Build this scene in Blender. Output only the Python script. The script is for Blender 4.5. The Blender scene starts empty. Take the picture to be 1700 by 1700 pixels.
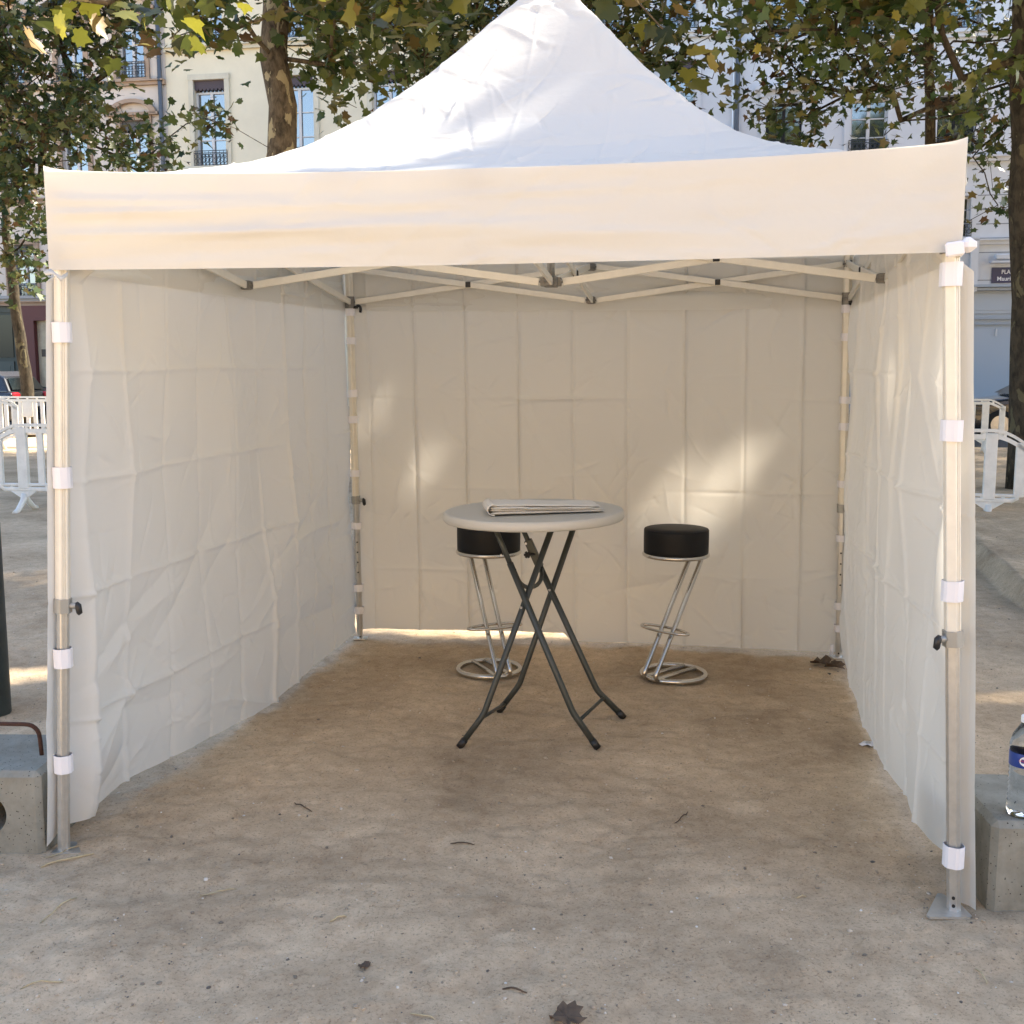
import bpy, bmesh, math, random
import numpy as np
from mathutils import Vector, Matrix
random.seed(11); rng = np.random.default_rng(5)
S = bpy.context.scene
COL = S.collection
PI = math.pi
# ------------------------------------------------------------------ camera
F, HZ, CH = 1850.0, 600.0, 1.65
PITCH = math.atan((850-HZ)/F)
FW = np.array([0, math.cos(PITCH), -math.sin(PITCH)]); RT = np.array([1., 0, 0]); UP = np.cross(RT, FW)
def ray(px, py): return FW + RT*(px-850)/F - UP*(py-850)/F
def at(px, py, Y):                       # measured picture point at depth Y
    d = ray(px, py); p = np.array([0, 0, CH]) + d*Y/d[1]; return Vector(p)
def gnd(px, py, z=0.0):
    d = ray(px, py); p = np.array([0, 0, CH]) + d*(z-CH)/d[2]; return Vector(p)
cd = bpy.data.cameras.new('camera'); cam = bpy.data.objects.new('camera', cd); COL.objects.link(cam)
cam.location = (0, 0, CH); cam.rotation_euler = (PI/2-PITCH, 0, 0)
cd.sensor_width = 36; cd.lens = 36*F/1700; cd.clip_start = 0.05; cd.clip_end = 500
S.camera = cam
# ------------------------------------------------------------------ light
SUN = Vector((0.62, 0.38, 0.68)).normalized()
el = math.asin(SUN.z); az = math.atan2(SUN.x, SUN.y)
sl = bpy.data.lights.new('sun', 'SUN'); sl.energy = 5.0; sl.angle = math.radians(1.1); sl.color = (1.0, 0.89, 0.73)
so = bpy.data.objects.new('sun', sl); COL.objects.link(so); so.rotation_euler = SUN.to_track_quat('Z', 'Y').to_euler()
W = bpy.data.worlds.new('World'); S.world = W; W.use_nodes = True
nt = W.node_tree; sky = nt.nodes.new('ShaderNodeTexSky'); sky.sky_type = 'NISHITA'; sky.sun_disc = False
sky.sun_elevation = el; sky.sun_rotation = az; sky.air_density = 1.0; sky.dust_density = 1.5; sky.ozone_density = 1.0
bg = nt.nodes['Background']; nt.links.new(sky.outputs[0], bg.inputs[0]); bg.inputs[1].default_value = 0.12
S.view_settings.view_transform = 'Standard'; S.view_settings.look = 'None'; S.view_settings.gamma = 1
S.view_settings.exposure = 1.99
S.render.engine = 'CYCLES'; S.cycles.max_bounces = 8; S.cycles.diffuse_bounces = 5; S.cycles.transmission_bounces = 6
S.cycles.transparent_max_bounces = 8; S.cycles.use_denoising = True; S.cycles.sample_clamp_indirect = 6
S.cycles.caustics_reflective = False; S.cycles.caustics_refractive = False
# ------------------------------------------------------------------ materials
MATS = {}
def mat(name, col, rough=0.6, metal=0.0, var=0.0, scale=8, bump=0.0, bscale=60, transl=0.0, spec=0.5, coat=0, ior=None, vcol=None, bdist=0.01, detail=6):
    if name in MATS: return MATS[name]
    m = bpy.data.materials.new(name); m.use_nodes = True; n = m.node_tree; N = n.nodes; L = n.links
    b = N['Principled BSDF']; b.inputs['Base Color'].default_value = (*col, 1)
    b.inputs['Roughness'].default_value = rough; b.inputs['Metallic'].default_value = metal
    b.inputs['Specular IOR Level'].default_value = spec
    if coat: b.inputs['Coat Weight'].default_value = coat; b.inputs['Coat Roughness'].default_value = 0.05
    if ior: b.inputs['IOR'].default_value = ior
    tc = N.new('ShaderNodeTexCoord')
    if var > 0:
        no = N.new('ShaderNodeTexNoise'); no.inputs['Scale'].default_value = scale; no.inputs['Detail'].default_value = detail
        no.inputs['Roughness'].default_value = 0.65
        L.new(tc.outputs['Object'], no.inputs['Vector'])
        cr = N.new('ShaderNodeValToRGB'); cr.color_ramp.elements[0].position = 0.3; cr.color_ramp.elements[1].position = 0.7
        c2 = vcol if vcol else tuple(min(1, c*(1+var)) for c in col)
        c1 = tuple(c*(1-var) for c in col) if not vcol else col
        cr.color_ramp.elements[0].color = (*c1, 1); cr.color_ramp.elements[1].color = (*c2, 1)
        L.new(no.outputs['Fac'], cr.inputs['Fac']); L.new(cr.outputs['Color'], b.inputs['Base Color'])
    if bump > 0:
        nb = N.new('ShaderNodeTexNoise'); nb.inputs['Scale'].default_value = bscale; nb.inputs['Detail'].default_value = detail
        L.new(tc.outputs['Object'], nb.inputs['Vector'])
        bp = N.new('ShaderNodeBump'); bp.inputs['Strength'].default_value = bump; bp.inputs['Distance'].default_value = bdist
        L.new(nb.outputs['Fac'], bp.inputs['Height']); L.new(bp.outputs['Normal'], b.inputs['Normal'])
    if transl > 0:
        t = N.new('ShaderNodeBsdfTranslucent'); t.inputs['Color'].default_value = (*[min(1, c*1.02) for c in col], 1)
        mx = N.new('ShaderNodeMixShader'); mx.inputs[0].default_value = transl
        L.new(b.outputs[0], mx.inputs[1]); L.new(t.outputs[0], mx.inputs[2]); L.new(mx.outputs[0], N['Material Output'].inputs[0])
        if bump > 0: L.new(bp.outputs['Normal'], t.inputs['Normal'])
    MATS[name] = m; return m
def leafmat(name, cols, transl=0.35, seedmul=1.0):
    m = bpy.data.materials.new(name); m.use_nodes = True; n = m.node_tree; N = n.nodes; L = n.links
    b = N['Principled BSDF']; b.inputs['Roughness'].default_value = 0.45; b.inputs['Specular IOR Level'].default_value = 0.4
    g = N.new('ShaderNodeNewGeometry'); cr = N.new('ShaderNodeValToRGB'); cr.color_ramp.interpolation = 'LINEAR'
    e = cr.color_ramp.elements
    e[0].position = 0; e[0].color = (*cols[0][1], 1); e[1].position = cols[-1][0]; e[1].color = (*cols[-1][1], 1)
    for p, c in cols[1:-1]: q = e.new(p); q.color = (*c, 1)
    L.new(g.outputs['Random Per Island'], cr.inputs['Fac']); L.new(cr.outputs['Color'], b.inputs['Base Color'])
    t = N.new('ShaderNodeBsdfTranslucent'); hs = N.new('ShaderNodeHueSaturation'); hs.inputs['Value'].default_value = 1.35; hs.inputs['Saturation'].default_value = 1.1
    L.new(cr.outputs['Color'], hs.inputs['Color']); L.new(hs.outputs['Color'], t.inputs['Color'])
    mx = N.new('ShaderNodeMixShader'); mx.inputs[0].default_value = transl
    L.new(b.outputs[0], mx.inputs[1]); L.new(t.outputs[0], mx.inputs[2]); L.new(mx.outputs[0], N['Material Output'].inputs[0])
    return m
M_leaf = leafmat('plane_leaf', [(0, (.034, .060, .018)), (.35, (.064, .100, .026)), (.65, (.105, .135, .033)), (.84, (.155, .16, .04)), (.93, (.10, .055, .022)), (.985, (.15, .14, .03)), (1, (.35, .32, .06))], .22)
M_leaf_far = leafmat('far_plane_leaf', [(0, (.026, .050, .022)), (.35, (.046, .080, .029)), (.65, (.078, .110, .034)), (.85, (.12, .122, .038)), (.94, (.07, .035, .018)), (1, (.11, .10, .03))], 0.15)
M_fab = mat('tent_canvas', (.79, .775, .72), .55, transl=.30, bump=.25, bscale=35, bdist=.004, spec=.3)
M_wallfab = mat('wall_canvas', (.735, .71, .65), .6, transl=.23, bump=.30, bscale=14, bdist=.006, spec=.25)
M_strap = mat('white_webbing', (.84, .83, .86), .7, bump=.2, bscale=300, bdist=.001)
M_alu = mat('painted_aluminium', (.80, .76, .66), .42, metal=.12, var=.05, scale=20)
M_alu2 = mat('bare_aluminium', (.60, .59, .56), .34, metal=.75, var=.08, scale=30)
M_brk = mat('bracket_metal', (.22, .21, .19), .5, metal=.5)
M_blk = mat('black_plastic', (.015, .015, .016), .4)
M_vinyl = mat('black_vinyl', (.006, .006, .007), .55, spec=.3, bump=.15, bscale=120, bdist=.002)
M_chrome = mat('chrome', (.62, .60, .56), .14, metal=1)
M_tabletop = mat('grey_tabletop', (.56, .55, .51), .45, bump=.15, bscale=200, bdist=.001)
M_tleg = mat('hammered_grey_steel', (.065, .072, .068), .42, metal=.4, bump=.2, bscale=220, bdist=.001)
M_cloth = mat('folded_cloth', (.82, .80, .76), .8, transl=.1, bump=.3, bscale=60, bdist=.003)
M_bar = mat('barrier_plastic', (.76, .76, .72), .5, var=.10, scale=7, bump=.1, bscale=30)
M_rust = mat('rusty_rebar', (.07, .03, .018), .85, var=.4, scale=60, bump=.5, bscale=150, bdist=.003)
M_post = mat('dark_green_paint', (.03, .04, .038), .5, var=.4, scale=12, bump=.2, bscale=40, bdist=.003)
M_straw = mat('dry_straw', (.50, .40, .24), .8, var=.2, scale=30)
M_dead = mat('dead_leaf', (.10, .065, .04), .8, var=.4, scale=25)
M_peb = leafmat('pebble', [(0, (.09, .08, .07)), (.10, (.22, .18, .13)), (.25, (.40, .31, .21)), (.75, (.54, .42, .29)), (.93, (.60, .52, .42)), (1, (.75, .72, .66))], 0.0)
# ------------------------------------------------------------------ noise helpers (numpy)
_T = rng.random((256, 256)).astype(np.float32)
def vnoise(x, y, seed=0):
    x = np.asarray(x, float)+seed*17.31; y = np.asarray(y, float)+seed*9.77
    xi = np.floor(x).astype(int); yi = np.floor(y).astype(int); fx = x-xi; fy = y-yi
    fx = fx*fx*(3-2*fx); fy = fy*fy*(3-2*fy)
    a = _T[xi & 255, yi & 255]; b = _T[(xi+1) & 255, yi & 255]; c = _T[xi & 255, (yi+1) & 255]; d = _T[(xi+1) & 255, (yi+1) & 255]
    return (a*(1-fx)+b*fx)*(1-fy)+(c*(1-fx)+d*fx)*fy-0.5
def fbm(x, y, oct=5, seed=0, gain=.5):
    s = 0; a = 1; f = 1
    for o in range(oct): s = s+a*vnoise(x*f, y*f, seed+o*3); a *= gain; f *= 2.03
    return s
# ------------------------------------------------------------------ object helpers
def link(o, parent=None):
    COL.objects.link(o)
    if parent is not None: o.parent = parent
    return o
def setp(o, label=None, cat=None, group=None, kind=None):
    if label: o['label'] = label
    if cat: o['category'] = cat
    if group: o['group'] = group
    if kind: o['kind'] = kind
    return o
def thing(name, label, cat, loc=(0, 0, 0), rz=0, group=None):
    o = bpy.data.objects.new(name, None); link(o); o.location = loc; o.rotation_euler = (0, 0, rz); o.empty_display_size = .1
    return setp(o, label, cat, group)
def fastmesh(name, V, Fc, m, parent=None, smooth=True):
    """V (n,3), Fc (k, 3 or 4) numpy"""
    V = np.asarray(V, np.float32); Fc = np.asarray(Fc, np.int32); k, c = Fc.shape
    me = bpy.data.meshes.new(name); me.vertices.add(len(V)); me.vertices.foreach_set('co', V.ravel())
    me.loops.add(k*c); me.loops.foreach_set('vertex_index', Fc.ravel()); me.polygons.add(k)
    me.polygons.foreach_set('loop_start', np.arange(k, dtype=np.int32)*c); me.polygons.foreach_set('loop_total', np.full(k, c, np.int32))
    if smooth: me.polygons.foreach_set('use_smooth', np.ones(k, bool))
    me.update(calc_edges=True); me.materials.append(m)
    return link(bpy.data.objects.new(name, me), parent)
class MB:
    def __init__(s): s.v = []; s.f = []; s.sm = []
    def add(s, v, f, sm=False):
        n = len(s.v); s.v += [tuple(p) for p in v]; s.f += [tuple(i+n for i in q) for q in f]; s.sm += [sm]*len(f); return s
    def box(s, c, d, rot=None, bev=0.0):
        hx, hy, hz = d[0]/2, d[1]/2, d[2]/2
        if bev <= 0:
            P = [Vector((x*hx, y*hy, z*hz)) for z in (-1, 1) for y in (-1, 1) for x in (-1, 1)]
            Fs = [(0, 2, 3, 1), (4, 5, 7, 6), (0, 1, 5, 4), (2, 6, 7, 3), (0, 4, 6, 2), (1, 3, 7, 5)]
        else:
            b = min(bev, hx*.9, hy*.9, hz*.9); P = []; Fs = []
            rings = [(-hz, b), (-hz+b, 0), (hz-b, 0), (hz, b)]
            for z, i in rings:
                X, Y = hx-i, hy-i; q = b*.6 if i == 0 else b*.35
                P += [Vector(p) for p in ((X-q, -Y, z), (X, -Y+q, z), (X, Y-q, z), (X-q, Y, z), (-X+q, Y, z), (-X, Y-q, z), (-X, -Y+q, z), (-X+q, -Y, z))]
            for r in range(3):
                for k in range(8): Fs.append((r*8+k, r*8+(k+1) % 8, r*8+8+(k+1) % 8, r*8+8+k))
            Fs.append(tuple(range(7, -1, -1))); Fs.append(tuple(range(24, 32)))
        R = rot if rot is not None else Matrix.Identity(3)
        return s.add([R@p+Vector(c) for p in P], Fs)
    def bar(s, a, b, w, h, up=Vector((0, 0, 1)), bev=0):
        a = Vector(a); b = Vector(b); d = (b-a); L = d.length; x = d/L; y = Vector(up).cross(x)
        if y.length < 1e-4: y = Vector((0, 1, 0)).cross(x)
        y.normalize(); z = x.cross(y)
        return s.box((a+b)/2, (L, w, h), Matrix((x, y, z)).transposed(), bev)
    def tube(s, pts, r, n=10, caps=True, closed=False):
        pts = [Vector(p) for p in pts]; rs = r if isinstance(r, (list, tuple)) else [r]*len(pts)
        N = len(pts); V = []; Fs = []; pu = None
        for i, p in enumerate(pts):
            if closed: t = (pts[(i+1) % N]-pts[i-1]).normalized()
            else: t = (pts[min(i+1, N-1)]-pts[max(i-1, 0)]).normalized()
            if pu is None:
                pu = t.cross(Vector((0, 0, 1)))
                if pu.length < 1e-3: pu = t.cross(Vector((0, 1, 0)))
            pu = (pu-t*pu.dot(t)).normalized(); w = t.cross(pu)
            for k in range(n):
                a = 2*PI*k/n; V.append(p+(pu*math.cos(a)+w*math.sin(a))*rs[i])
        for i in range(N if closed else N-1):
            for k in range(n):
                j = (i+1) % N; Fs.append((i*n+k, i*n+(k+1) % n, j*n+(k+1) % n, j*n+k))
        s.add(V, Fs, True)
        if caps and not closed:
            b = len(s.v)-N*n
            s.f.append(tuple(b+k for k in range(n-1, -1, -1))); s.sm.append(False)
            s.f.append(tuple(b+(N-1)*n+k for k in range(n))); s.sm.append(False)
        return s
    def lathe(s, prof, c=(0, 0, 0), n=32, sx=1, sy=1):
        V = []; Fs = []
        for r, z in prof:
            for k in range(n): a = 2*PI*k/n; V.append((c[0]+r*math.cos(a)*sx, c[1]+r*math.sin(a)*sy, c[2]+z))
        for i in range(len(prof)-1):
            for k in range(n): Fs.append((i*n+k, i*n+(k+1) % n, (i+1)*n+(k+1) % n, (i+1)*n+k))
        s.add(V, Fs, True)
        return s
    def build(s, name, m, parent=None, smooth_angle=35):
        me = bpy.data.meshes.new(name); me.from_pydata(s.v, [], s.f); me.update()
        me.polygons.foreach_set('use_smooth', s.sm); me.materials.append(m)
        return link(bpy.data.objects.new(name, me), parent)
def bez(p0, p1, p2, n=6):
    p0, p1, p2 = Vector(p0), Vector(p1), Vector(p2)
    return [p0*(1-t)**2+p1*2*t*(1-t)+p2*t*t for t in [i/n for i in range(n+1)]]
def rounded(pts, r=.03, n=5):
    pts = [Vector(p) for p in pts]; o = [pts[0]]
    for i in range(1, len(pts)-1):
        a = (pts[i-1]-pts[i]); b = (pts[i+1]-pts[i]); ra = min(r, a.length*.45, b.length*.45)
        o += bez(pts[i]+a.normalized()*ra, pts[i], pts[i]+b.normalized()*ra, n)
    o.append(pts[-1]); return o
def gridfaces(nu, nv):
    i = np.arange((nu-1)*(nv-1)); a = i//(nv-1); b = i % (nv-1); k = a*nv+b
    return np.stack([k, k+nv, k+nv+1, k+1], 1)
# ------------------------------------------------------------------ ground (one sheet)
def ground_h(x, y):
    near = np.clip(1-(np.hypot(x-.3, y-5)-8)/10, 0, 1)
    h = .022*fbm(x*.55, y*.55, 3, 1)+near*(.020*fbm(x*2.0, y*2.4, 3, 2)+.005*fbm(x*8, y*9, 4, 3)+.0035*fbm(x*23, y*24, 3, 13)+.007*np.clip(np.abs(fbm(x*6+.5*y, y*7, 3, 15))*6-.4, 0, 1)*np.clip(fbm(x*1.1, y*1.3, 2, 17)*3+.6, 0, 1))
    sc = np.maximum(0, vnoise(x*5+2*vnoise(x*3, y*3, 8), y*8, 6)-.12)*near   # scuffs
    h = h-.030*sc
    # raised lip of compacted earth on the right
    d = (x-3.41)-(y-7.27)*(3.74-3.41)/(8.79-7.27)+.05*fbm(x*3, y*3, 3, 5)
    lip = np.clip(d/.10, 0, 1)*np.clip((y-6.3)/.8, 0, 1)*np.clip((15-y)/3, 0, 1)
    h = h+.13*lip*np.clip((9-x)/3, 0, 1)
    return h
def axis(lo, hi, step, far, g):
    a = list(np.arange(lo, hi, step)); s = step; v = a[-1]
    while v < far: s *= g; v += s; a.append(v)
    s = step; v = lo; b = []
    while v > -far: s *= g; v -= s; b.append(v)
    return np.array(b[::-1]+a)
gx = axis(-3.2, 4.6, .017, 90, 1.07); gy = axis(1.6, 7.4, .017, 90, 1.07)
X, Y = np.meshgrid(gx, gy, indexing='ij')
Z = ground_h(X, Y)
# feet of heavy things press the ground level
m = bpy.data.materials.new('compacted_sandy_earth'); m.use_nodes = True; N = m.node_tree.nodes; L = m.node_tree.links
b = N['Principled BSDF']; b.inputs['Roughness'].default_value = .95; b.inputs['Specular IOR Level'].default_value = .15
tc = N.new('ShaderNodeTexCoord')
def nz(scale, det, ro=.6, dist=0):
    n_ = N.new('ShaderNodeTexNoise'); n_.inputs['Scale'].default_value = scale; n_.inputs['Detail'].default_value = det; n_.inputs['Roughness'].default_value = ro
    n_.inputs['Distortion'].default_value = dist
    L.new(tc.outputs['Object'], n_.inputs['Vector']); return n_
n1 = nz(1.3, 8, .65, .4); n2 = nz(95, 8, .85); n3 = nz(14, 9, .75, .1)
cr = N.new('ShaderNodeValToRGB'); e = cr.color_ramp.elements; e[0].position = .30; e[0].color = (.46, .345, .225, 1); e[1].position = .66; e[1].color = (.78, .61, .415, 1)
L.new(n1.outputs['Fac'], cr.inputs['Fac'])
cr3 = N.new('ShaderNodeValToRGB'); e = cr3.color_ramp.elements; e[0].position = .36; e[0].color = (.76, .72, .69, 1); e[1].position = .60; e[1].color = (1, 1, 1, 1)
L.new(n3.outputs['Fac'], cr3.inputs['Fac'])
cr2 = N.new('ShaderNodeValToRGB'); e = cr2.color_ramp.elements; e[0].position = .33; e[0].position = .36; e[0].color = (.34, .31, .29, 1); e[1].position = .47; e[1].color = (1, 1, 1, 1)
L.new(n2.outputs['Fac'], cr2.inputs['Fac'])
def mul(a, c, f=1):
    q = N.new('ShaderNodeMix'); q.data_type = 'RGBA'; q.blend_type = 'MULTIPLY'; q.inputs[0].default_value = f
    L.new(a, q.inputs[6]); L.new(c, q.inputs[7]); return q.outputs[2]
L.new(mul(mul(cr.outputs[0], cr3.outputs[0], .8), cr2.outputs[0], .9), b.inputs['Base Color'])
vo = N.new('ShaderNodeTexVoronoi'); vo.inputs['Scale'].default_value = 55; L.new(tc.outputs['Object'], vo.inputs['Vector'])
n4a = nz(9, 9, .6, .1)
n4 = N.new('ShaderNodeValToRGB'); e = n4.color_ramp.elements; e[0].position = .37; e[0].color = (0, 0, 0, 1); e[1].position = .41; e[1].color = (.5, .5, .5, 1); q_ = e.new(.59); q_.color = (.62, .62, .62, 1); q_ = e.new(.63); q_.color = (1, 1, 1, 1)
L.new(n4a.outputs['Fac'], n4.inputs['Fac'])
b1 = N.new('ShaderNodeBump'); b1.inputs['Strength'].default_value = .7; b1.inputs['Distance'].default_value = .006; L.new(n4.outputs[0], b1.inputs['Height'])
n5 = nz(70, 12, .88)
b2 = N.new('ShaderNodeBump'); b2.inputs['Strength'].default_value = .85; b2.inputs['Distance'].default_value = .007; L.new(n5.outputs['Fac'], b2.inputs['Height']); L.new(b1.outputs[0], b2.inputs['Normal'])
L.new(b2.outputs[0], b.inputs['Normal'])
M_gnd = m
g = fastmesh('ground', np.stack([X, Y, Z], -1).reshape(-1, 3), gridfaces(*X.shape), M_gnd); g['kind'] = 'structure'
def gh(x, y): return float(ground_h(np.array([x]), np.array([y]))[0])
def G(x, y, dz=0): return Vector((x, y, gh(x, y)+dz))
# ------------------------------------------------------------------ tent
FOOT = [gnd(106, 1410), gnd(1583, 1515), gnd(1392, 1092), gnd(598, 1064)]   # FL FR BR BL
LT = [Vector((-1.425, 3.63, 2.2)), Vector((1.215, 3.19, 2.2)), Vector((1.79, 6.06, 2.2)), Vector((-.925, 6.44, 2.2))]
CEN = Vector((.15, 4.83, 0))
tent = thing('pop_up_tent', 'white open-fronted canvas pop-up tent with peaked roof and three side walls on the sand', 'tent', (CEN.x, CEN.y, 0))
TW = tent.location
tent_parts = []
def tp(o): tent_parts.append(o); return o      # built in world coordinates, re-based at the end
def outward(i):
    d = Vector((LT[i].x-CEN.x, LT[i].y-CEN.y, 0)); return d.normalized()
CC = [LT[i]+outward(i)*.05 for i in range(4)]
PT = [0, .10, .173, .307, .426, .555, .693, .843, 1.0]; PZ = [2.245, 2.265, 2.290, 2.346, 2.428, 2.565, 2.748, 2.985, 3.225]
def bil(P, u, v):      # u,v in 0..1 ; P: FL FR BR BL
    P = [np.array(p[:]) for p in P]
    u = u[..., None]; v = v[..., None]
    return P[0]*(1-u)*(1-v)+P[1]*u*(1-v)+P[2]*u*v+P[3]*(1-u)*v
def wrinkles(u, v, n, seed, lmin, lmax, w, amp, box=(0, 1, 0, 1), dirs=None):
    """sum of short creases: u,v in metres"""
    r = np.random.default_rng(seed); H = np.zeros_like(u)
    for _ in range(n):
        cx = r.uniform(box[0], box[1]); cy = r.uniform(box[2], box[3]); a = r.uniform(0, PI) if dirs is None else r.normal(r.choice(dirs), .35)
        l = r.uniform(lmin, lmax); ww = w*r.uniform(.6, 1.6); A = amp*r.uniform(-1, 1)
        dx = u-cx; dy = v-cy; p = dx*math.cos(a)+dy*math.sin(a); q = -dx*math.sin(a)+dy*math.cos(a)+.15*l*np.sin(p/l*2)
        H += A*np.exp(-(p/l)**2*2)*np.exp(-np.abs(q)/ww)
    return H
NR = 420
uu = np.linspace(0, 1, NR); U, V = np.meshgrid(uu, uu, indexing='ij')
a_ = np.abs(2*U-1); b_ = np.abs(2*V-1)
pnorm = (a_**14+b_**14)**(1/14.); t = 1-np.clip(pnorm, 0, 1)
base = bil(CC, U, V)
z = np.interp(t, PT, PZ)
# the hips are taut, the faces between them sag a little
lo = np.minimum(a_, b_)/np.maximum(pnorm, 1e-3)
z = z-.045*(1-lo**2)*np.sin(np.clip(t, 0, 1)*PI)**.8-.034*(1-lo**2.6)*np.clip(1-t/.35, 0, 1)**1.5
um, vm = U*2.75, V*2.95
H = .010*fbm(um*1.6, vm*1.6, 4, 31)+wrinkles(um, vm, 320, 3, .04, .22, .008, .011, (0, 2.75, 0, 2.95))+wrinkles(um, vm, 200, 7, .03, .12, .006, .012, (.7, 2.3, .2, 1.6))
for k in np.arange(.33, 2.9, .34): H += .004*np.exp(-np.abs(um-k)/.006)+.003*np.exp(-np.abs(vm-k)/.006)
edge = np.clip(t/.05, 0, 1)
z = z+H*edge*.9
# small turned-up peaks of cloth at each corner
cor = np.clip((lo-.94)/.06, 0, 1)*np.clip(1-t/.03, 0, 1); z = z+.012*cor
capz = 3.19; z = np.where(z > capz, capz+(z-capz)*.3, z)
roofV = np.stack([base[..., 0], base[..., 1], z], -1).reshape(-1, 3)
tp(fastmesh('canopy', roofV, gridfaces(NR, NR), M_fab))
# valance round the four sides
def edge_u(i, j, nu): return None
def valance():
    per = []
    segs = [(0, 1), (1, 2), (2, 3), (3, 0)]
    NU, NV = 260, 34; Vs = []; Fs = []; off = 0
    for si, (i, j) in enumerate(segs):
        A = np.array(CC[i][:]); B = np.array(CC[j][:]); d = (B-A); Ln = np.linalg.norm(d[:2]); d2 = d/Ln
        nrm = np.array([d2[1], -d2[0], 0]);
        u = np.linspace(0, 1, NU); v = np.linspace(0, 1, NV); UU, VV = np.meshgrid(u, v, indexing='ij')
        zt = 2.245+.012*np.exp(-np.minimum(UU, 1-UU)/.012)-.034*(1-np.abs(2*UU-1)**2.6)
        zb = 1.937+ (.012*UU if si == 0 else 0)
        zz = zt*(1-VV)+zb*VV + (-.008*np.sin(UU*PI)*VV)
        m_ = UU*Ln
        H = .010*fbm(m_*.8, VV*1.6+m_*.25, 3, 40+si)+.006*np.sin((VV*2.1-.35*m_)*2.6+2.5*fbm(m_*.6, VV*.5, 2, 50+si))*np.clip(VV*3, 0, 1)
        # long shallow folds radiating from both corners
        fm = np.clip(.55+1.6*fbm(m_*1.1, VV*1.5, 2, 95+si), .1, 1.3)
        for k, (y0, sl_, A_) in enumerate([(.45, .22, .017), (.66, .12, .020), (.92, .30, -.016), (.30, .05, .013), (.78, .40, .012)]):
            q = VV-(y0-sl_*m_/Ln*1.5); H += fm*A_*np.exp(-(q/.045)**2)*np.exp(-m_/Ln*2.2)
            q = VV-(y0+.08-sl_*(1-m_/Ln)*1.3); H += fm*A_*np.exp(-(q/.055)**2)*np.exp(-(1-m_/Ln)*2.5)
        H += wrinkles(m_, VV*.3, 60, 60+si, .05, .35, .008, .006, (0, Ln, 0, .3), [0, .1, -.1])
        H = H*np.clip(np.minimum(UU, 1-UU)/.03, 0, 1)*np.clip(VV/.10, 0, 1)
        H = np.maximum(H, -.006)
        hem = .003*np.exp(-np.abs(VV-.93)/.012)
        P = A+UU[..., None]*(B-A); P = P+nrm*(H+hem+.0015)[..., None]; P[..., 2] = zz
        Vs.append(P.reshape(-1, 3)); Fs.append(gridfaces(NU, NV)+off); off += NU*NV
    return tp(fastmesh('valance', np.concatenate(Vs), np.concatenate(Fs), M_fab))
valance()
# side walls -----------------------------------------------------------------
def creasefield(um, vm, ku, kv, seed, amp=.016, ridge=.020):
    r = np.random.default_rng(seed); KU = np.array(ku); KV = np.array(kv)
    nodes = r.normal(0, amp, (len(KU), len(KV)))
    # wandering crease lines
    uw = um+.012*fbm(um*1.1, vm*1.3, 2, seed)
    vw = vm+.012*fbm(um*1.3, vm*1.1, 2, seed+4)
    iu = np.clip(np.searchsorted(KU, uw)-1, 0, len(KU)-2); iv = np.clip(np.searchsorted(KV, vw)-1, 0, len(KV)-2)
    fu = np.clip((uw-KU[iu])/(KU[iu+1]-KU[iu]), 0, 1); fv = np.clip((vw-KV[iv])/(KV[iv+1]-KV[iv]), 0, 1)
    H = (nodes[iu, iv]*(1-fu)+nodes[iu+1, iv]*fu)*(1-fv)+(nodes[iu, iv+1]*(1-fu)+nodes[iu+1, iv+1]*fu)*fv
    pil = .020*np.sin(fu*PI)*np.sin(fv*PI)*(r.uniform(-1, 1, (len(KU), len(KV)))[iu, iv])
    su = np.where(r.random(len(KU)) > .35, 1., -1.)
    H = H+pil
    for k, c in enumerate(KU[1:-1]):
        H = H+ridge*su[k]*np.exp(-np.abs(uw-c)/.007)*(.5+1.2*np.clip(fbm(vm*1.5, vm*0+k, 2, seed+k)+.3, 0, 1))
    for k, c in enumerate(KV[1:-1]): H = H+ridge*.7*np.exp(-np.abs(vw-c)/.008)*np.clip(.4+2*fbm(um*1.2, um*0+k, 2, seed+20+k), 0, 1.2)
    return H
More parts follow.
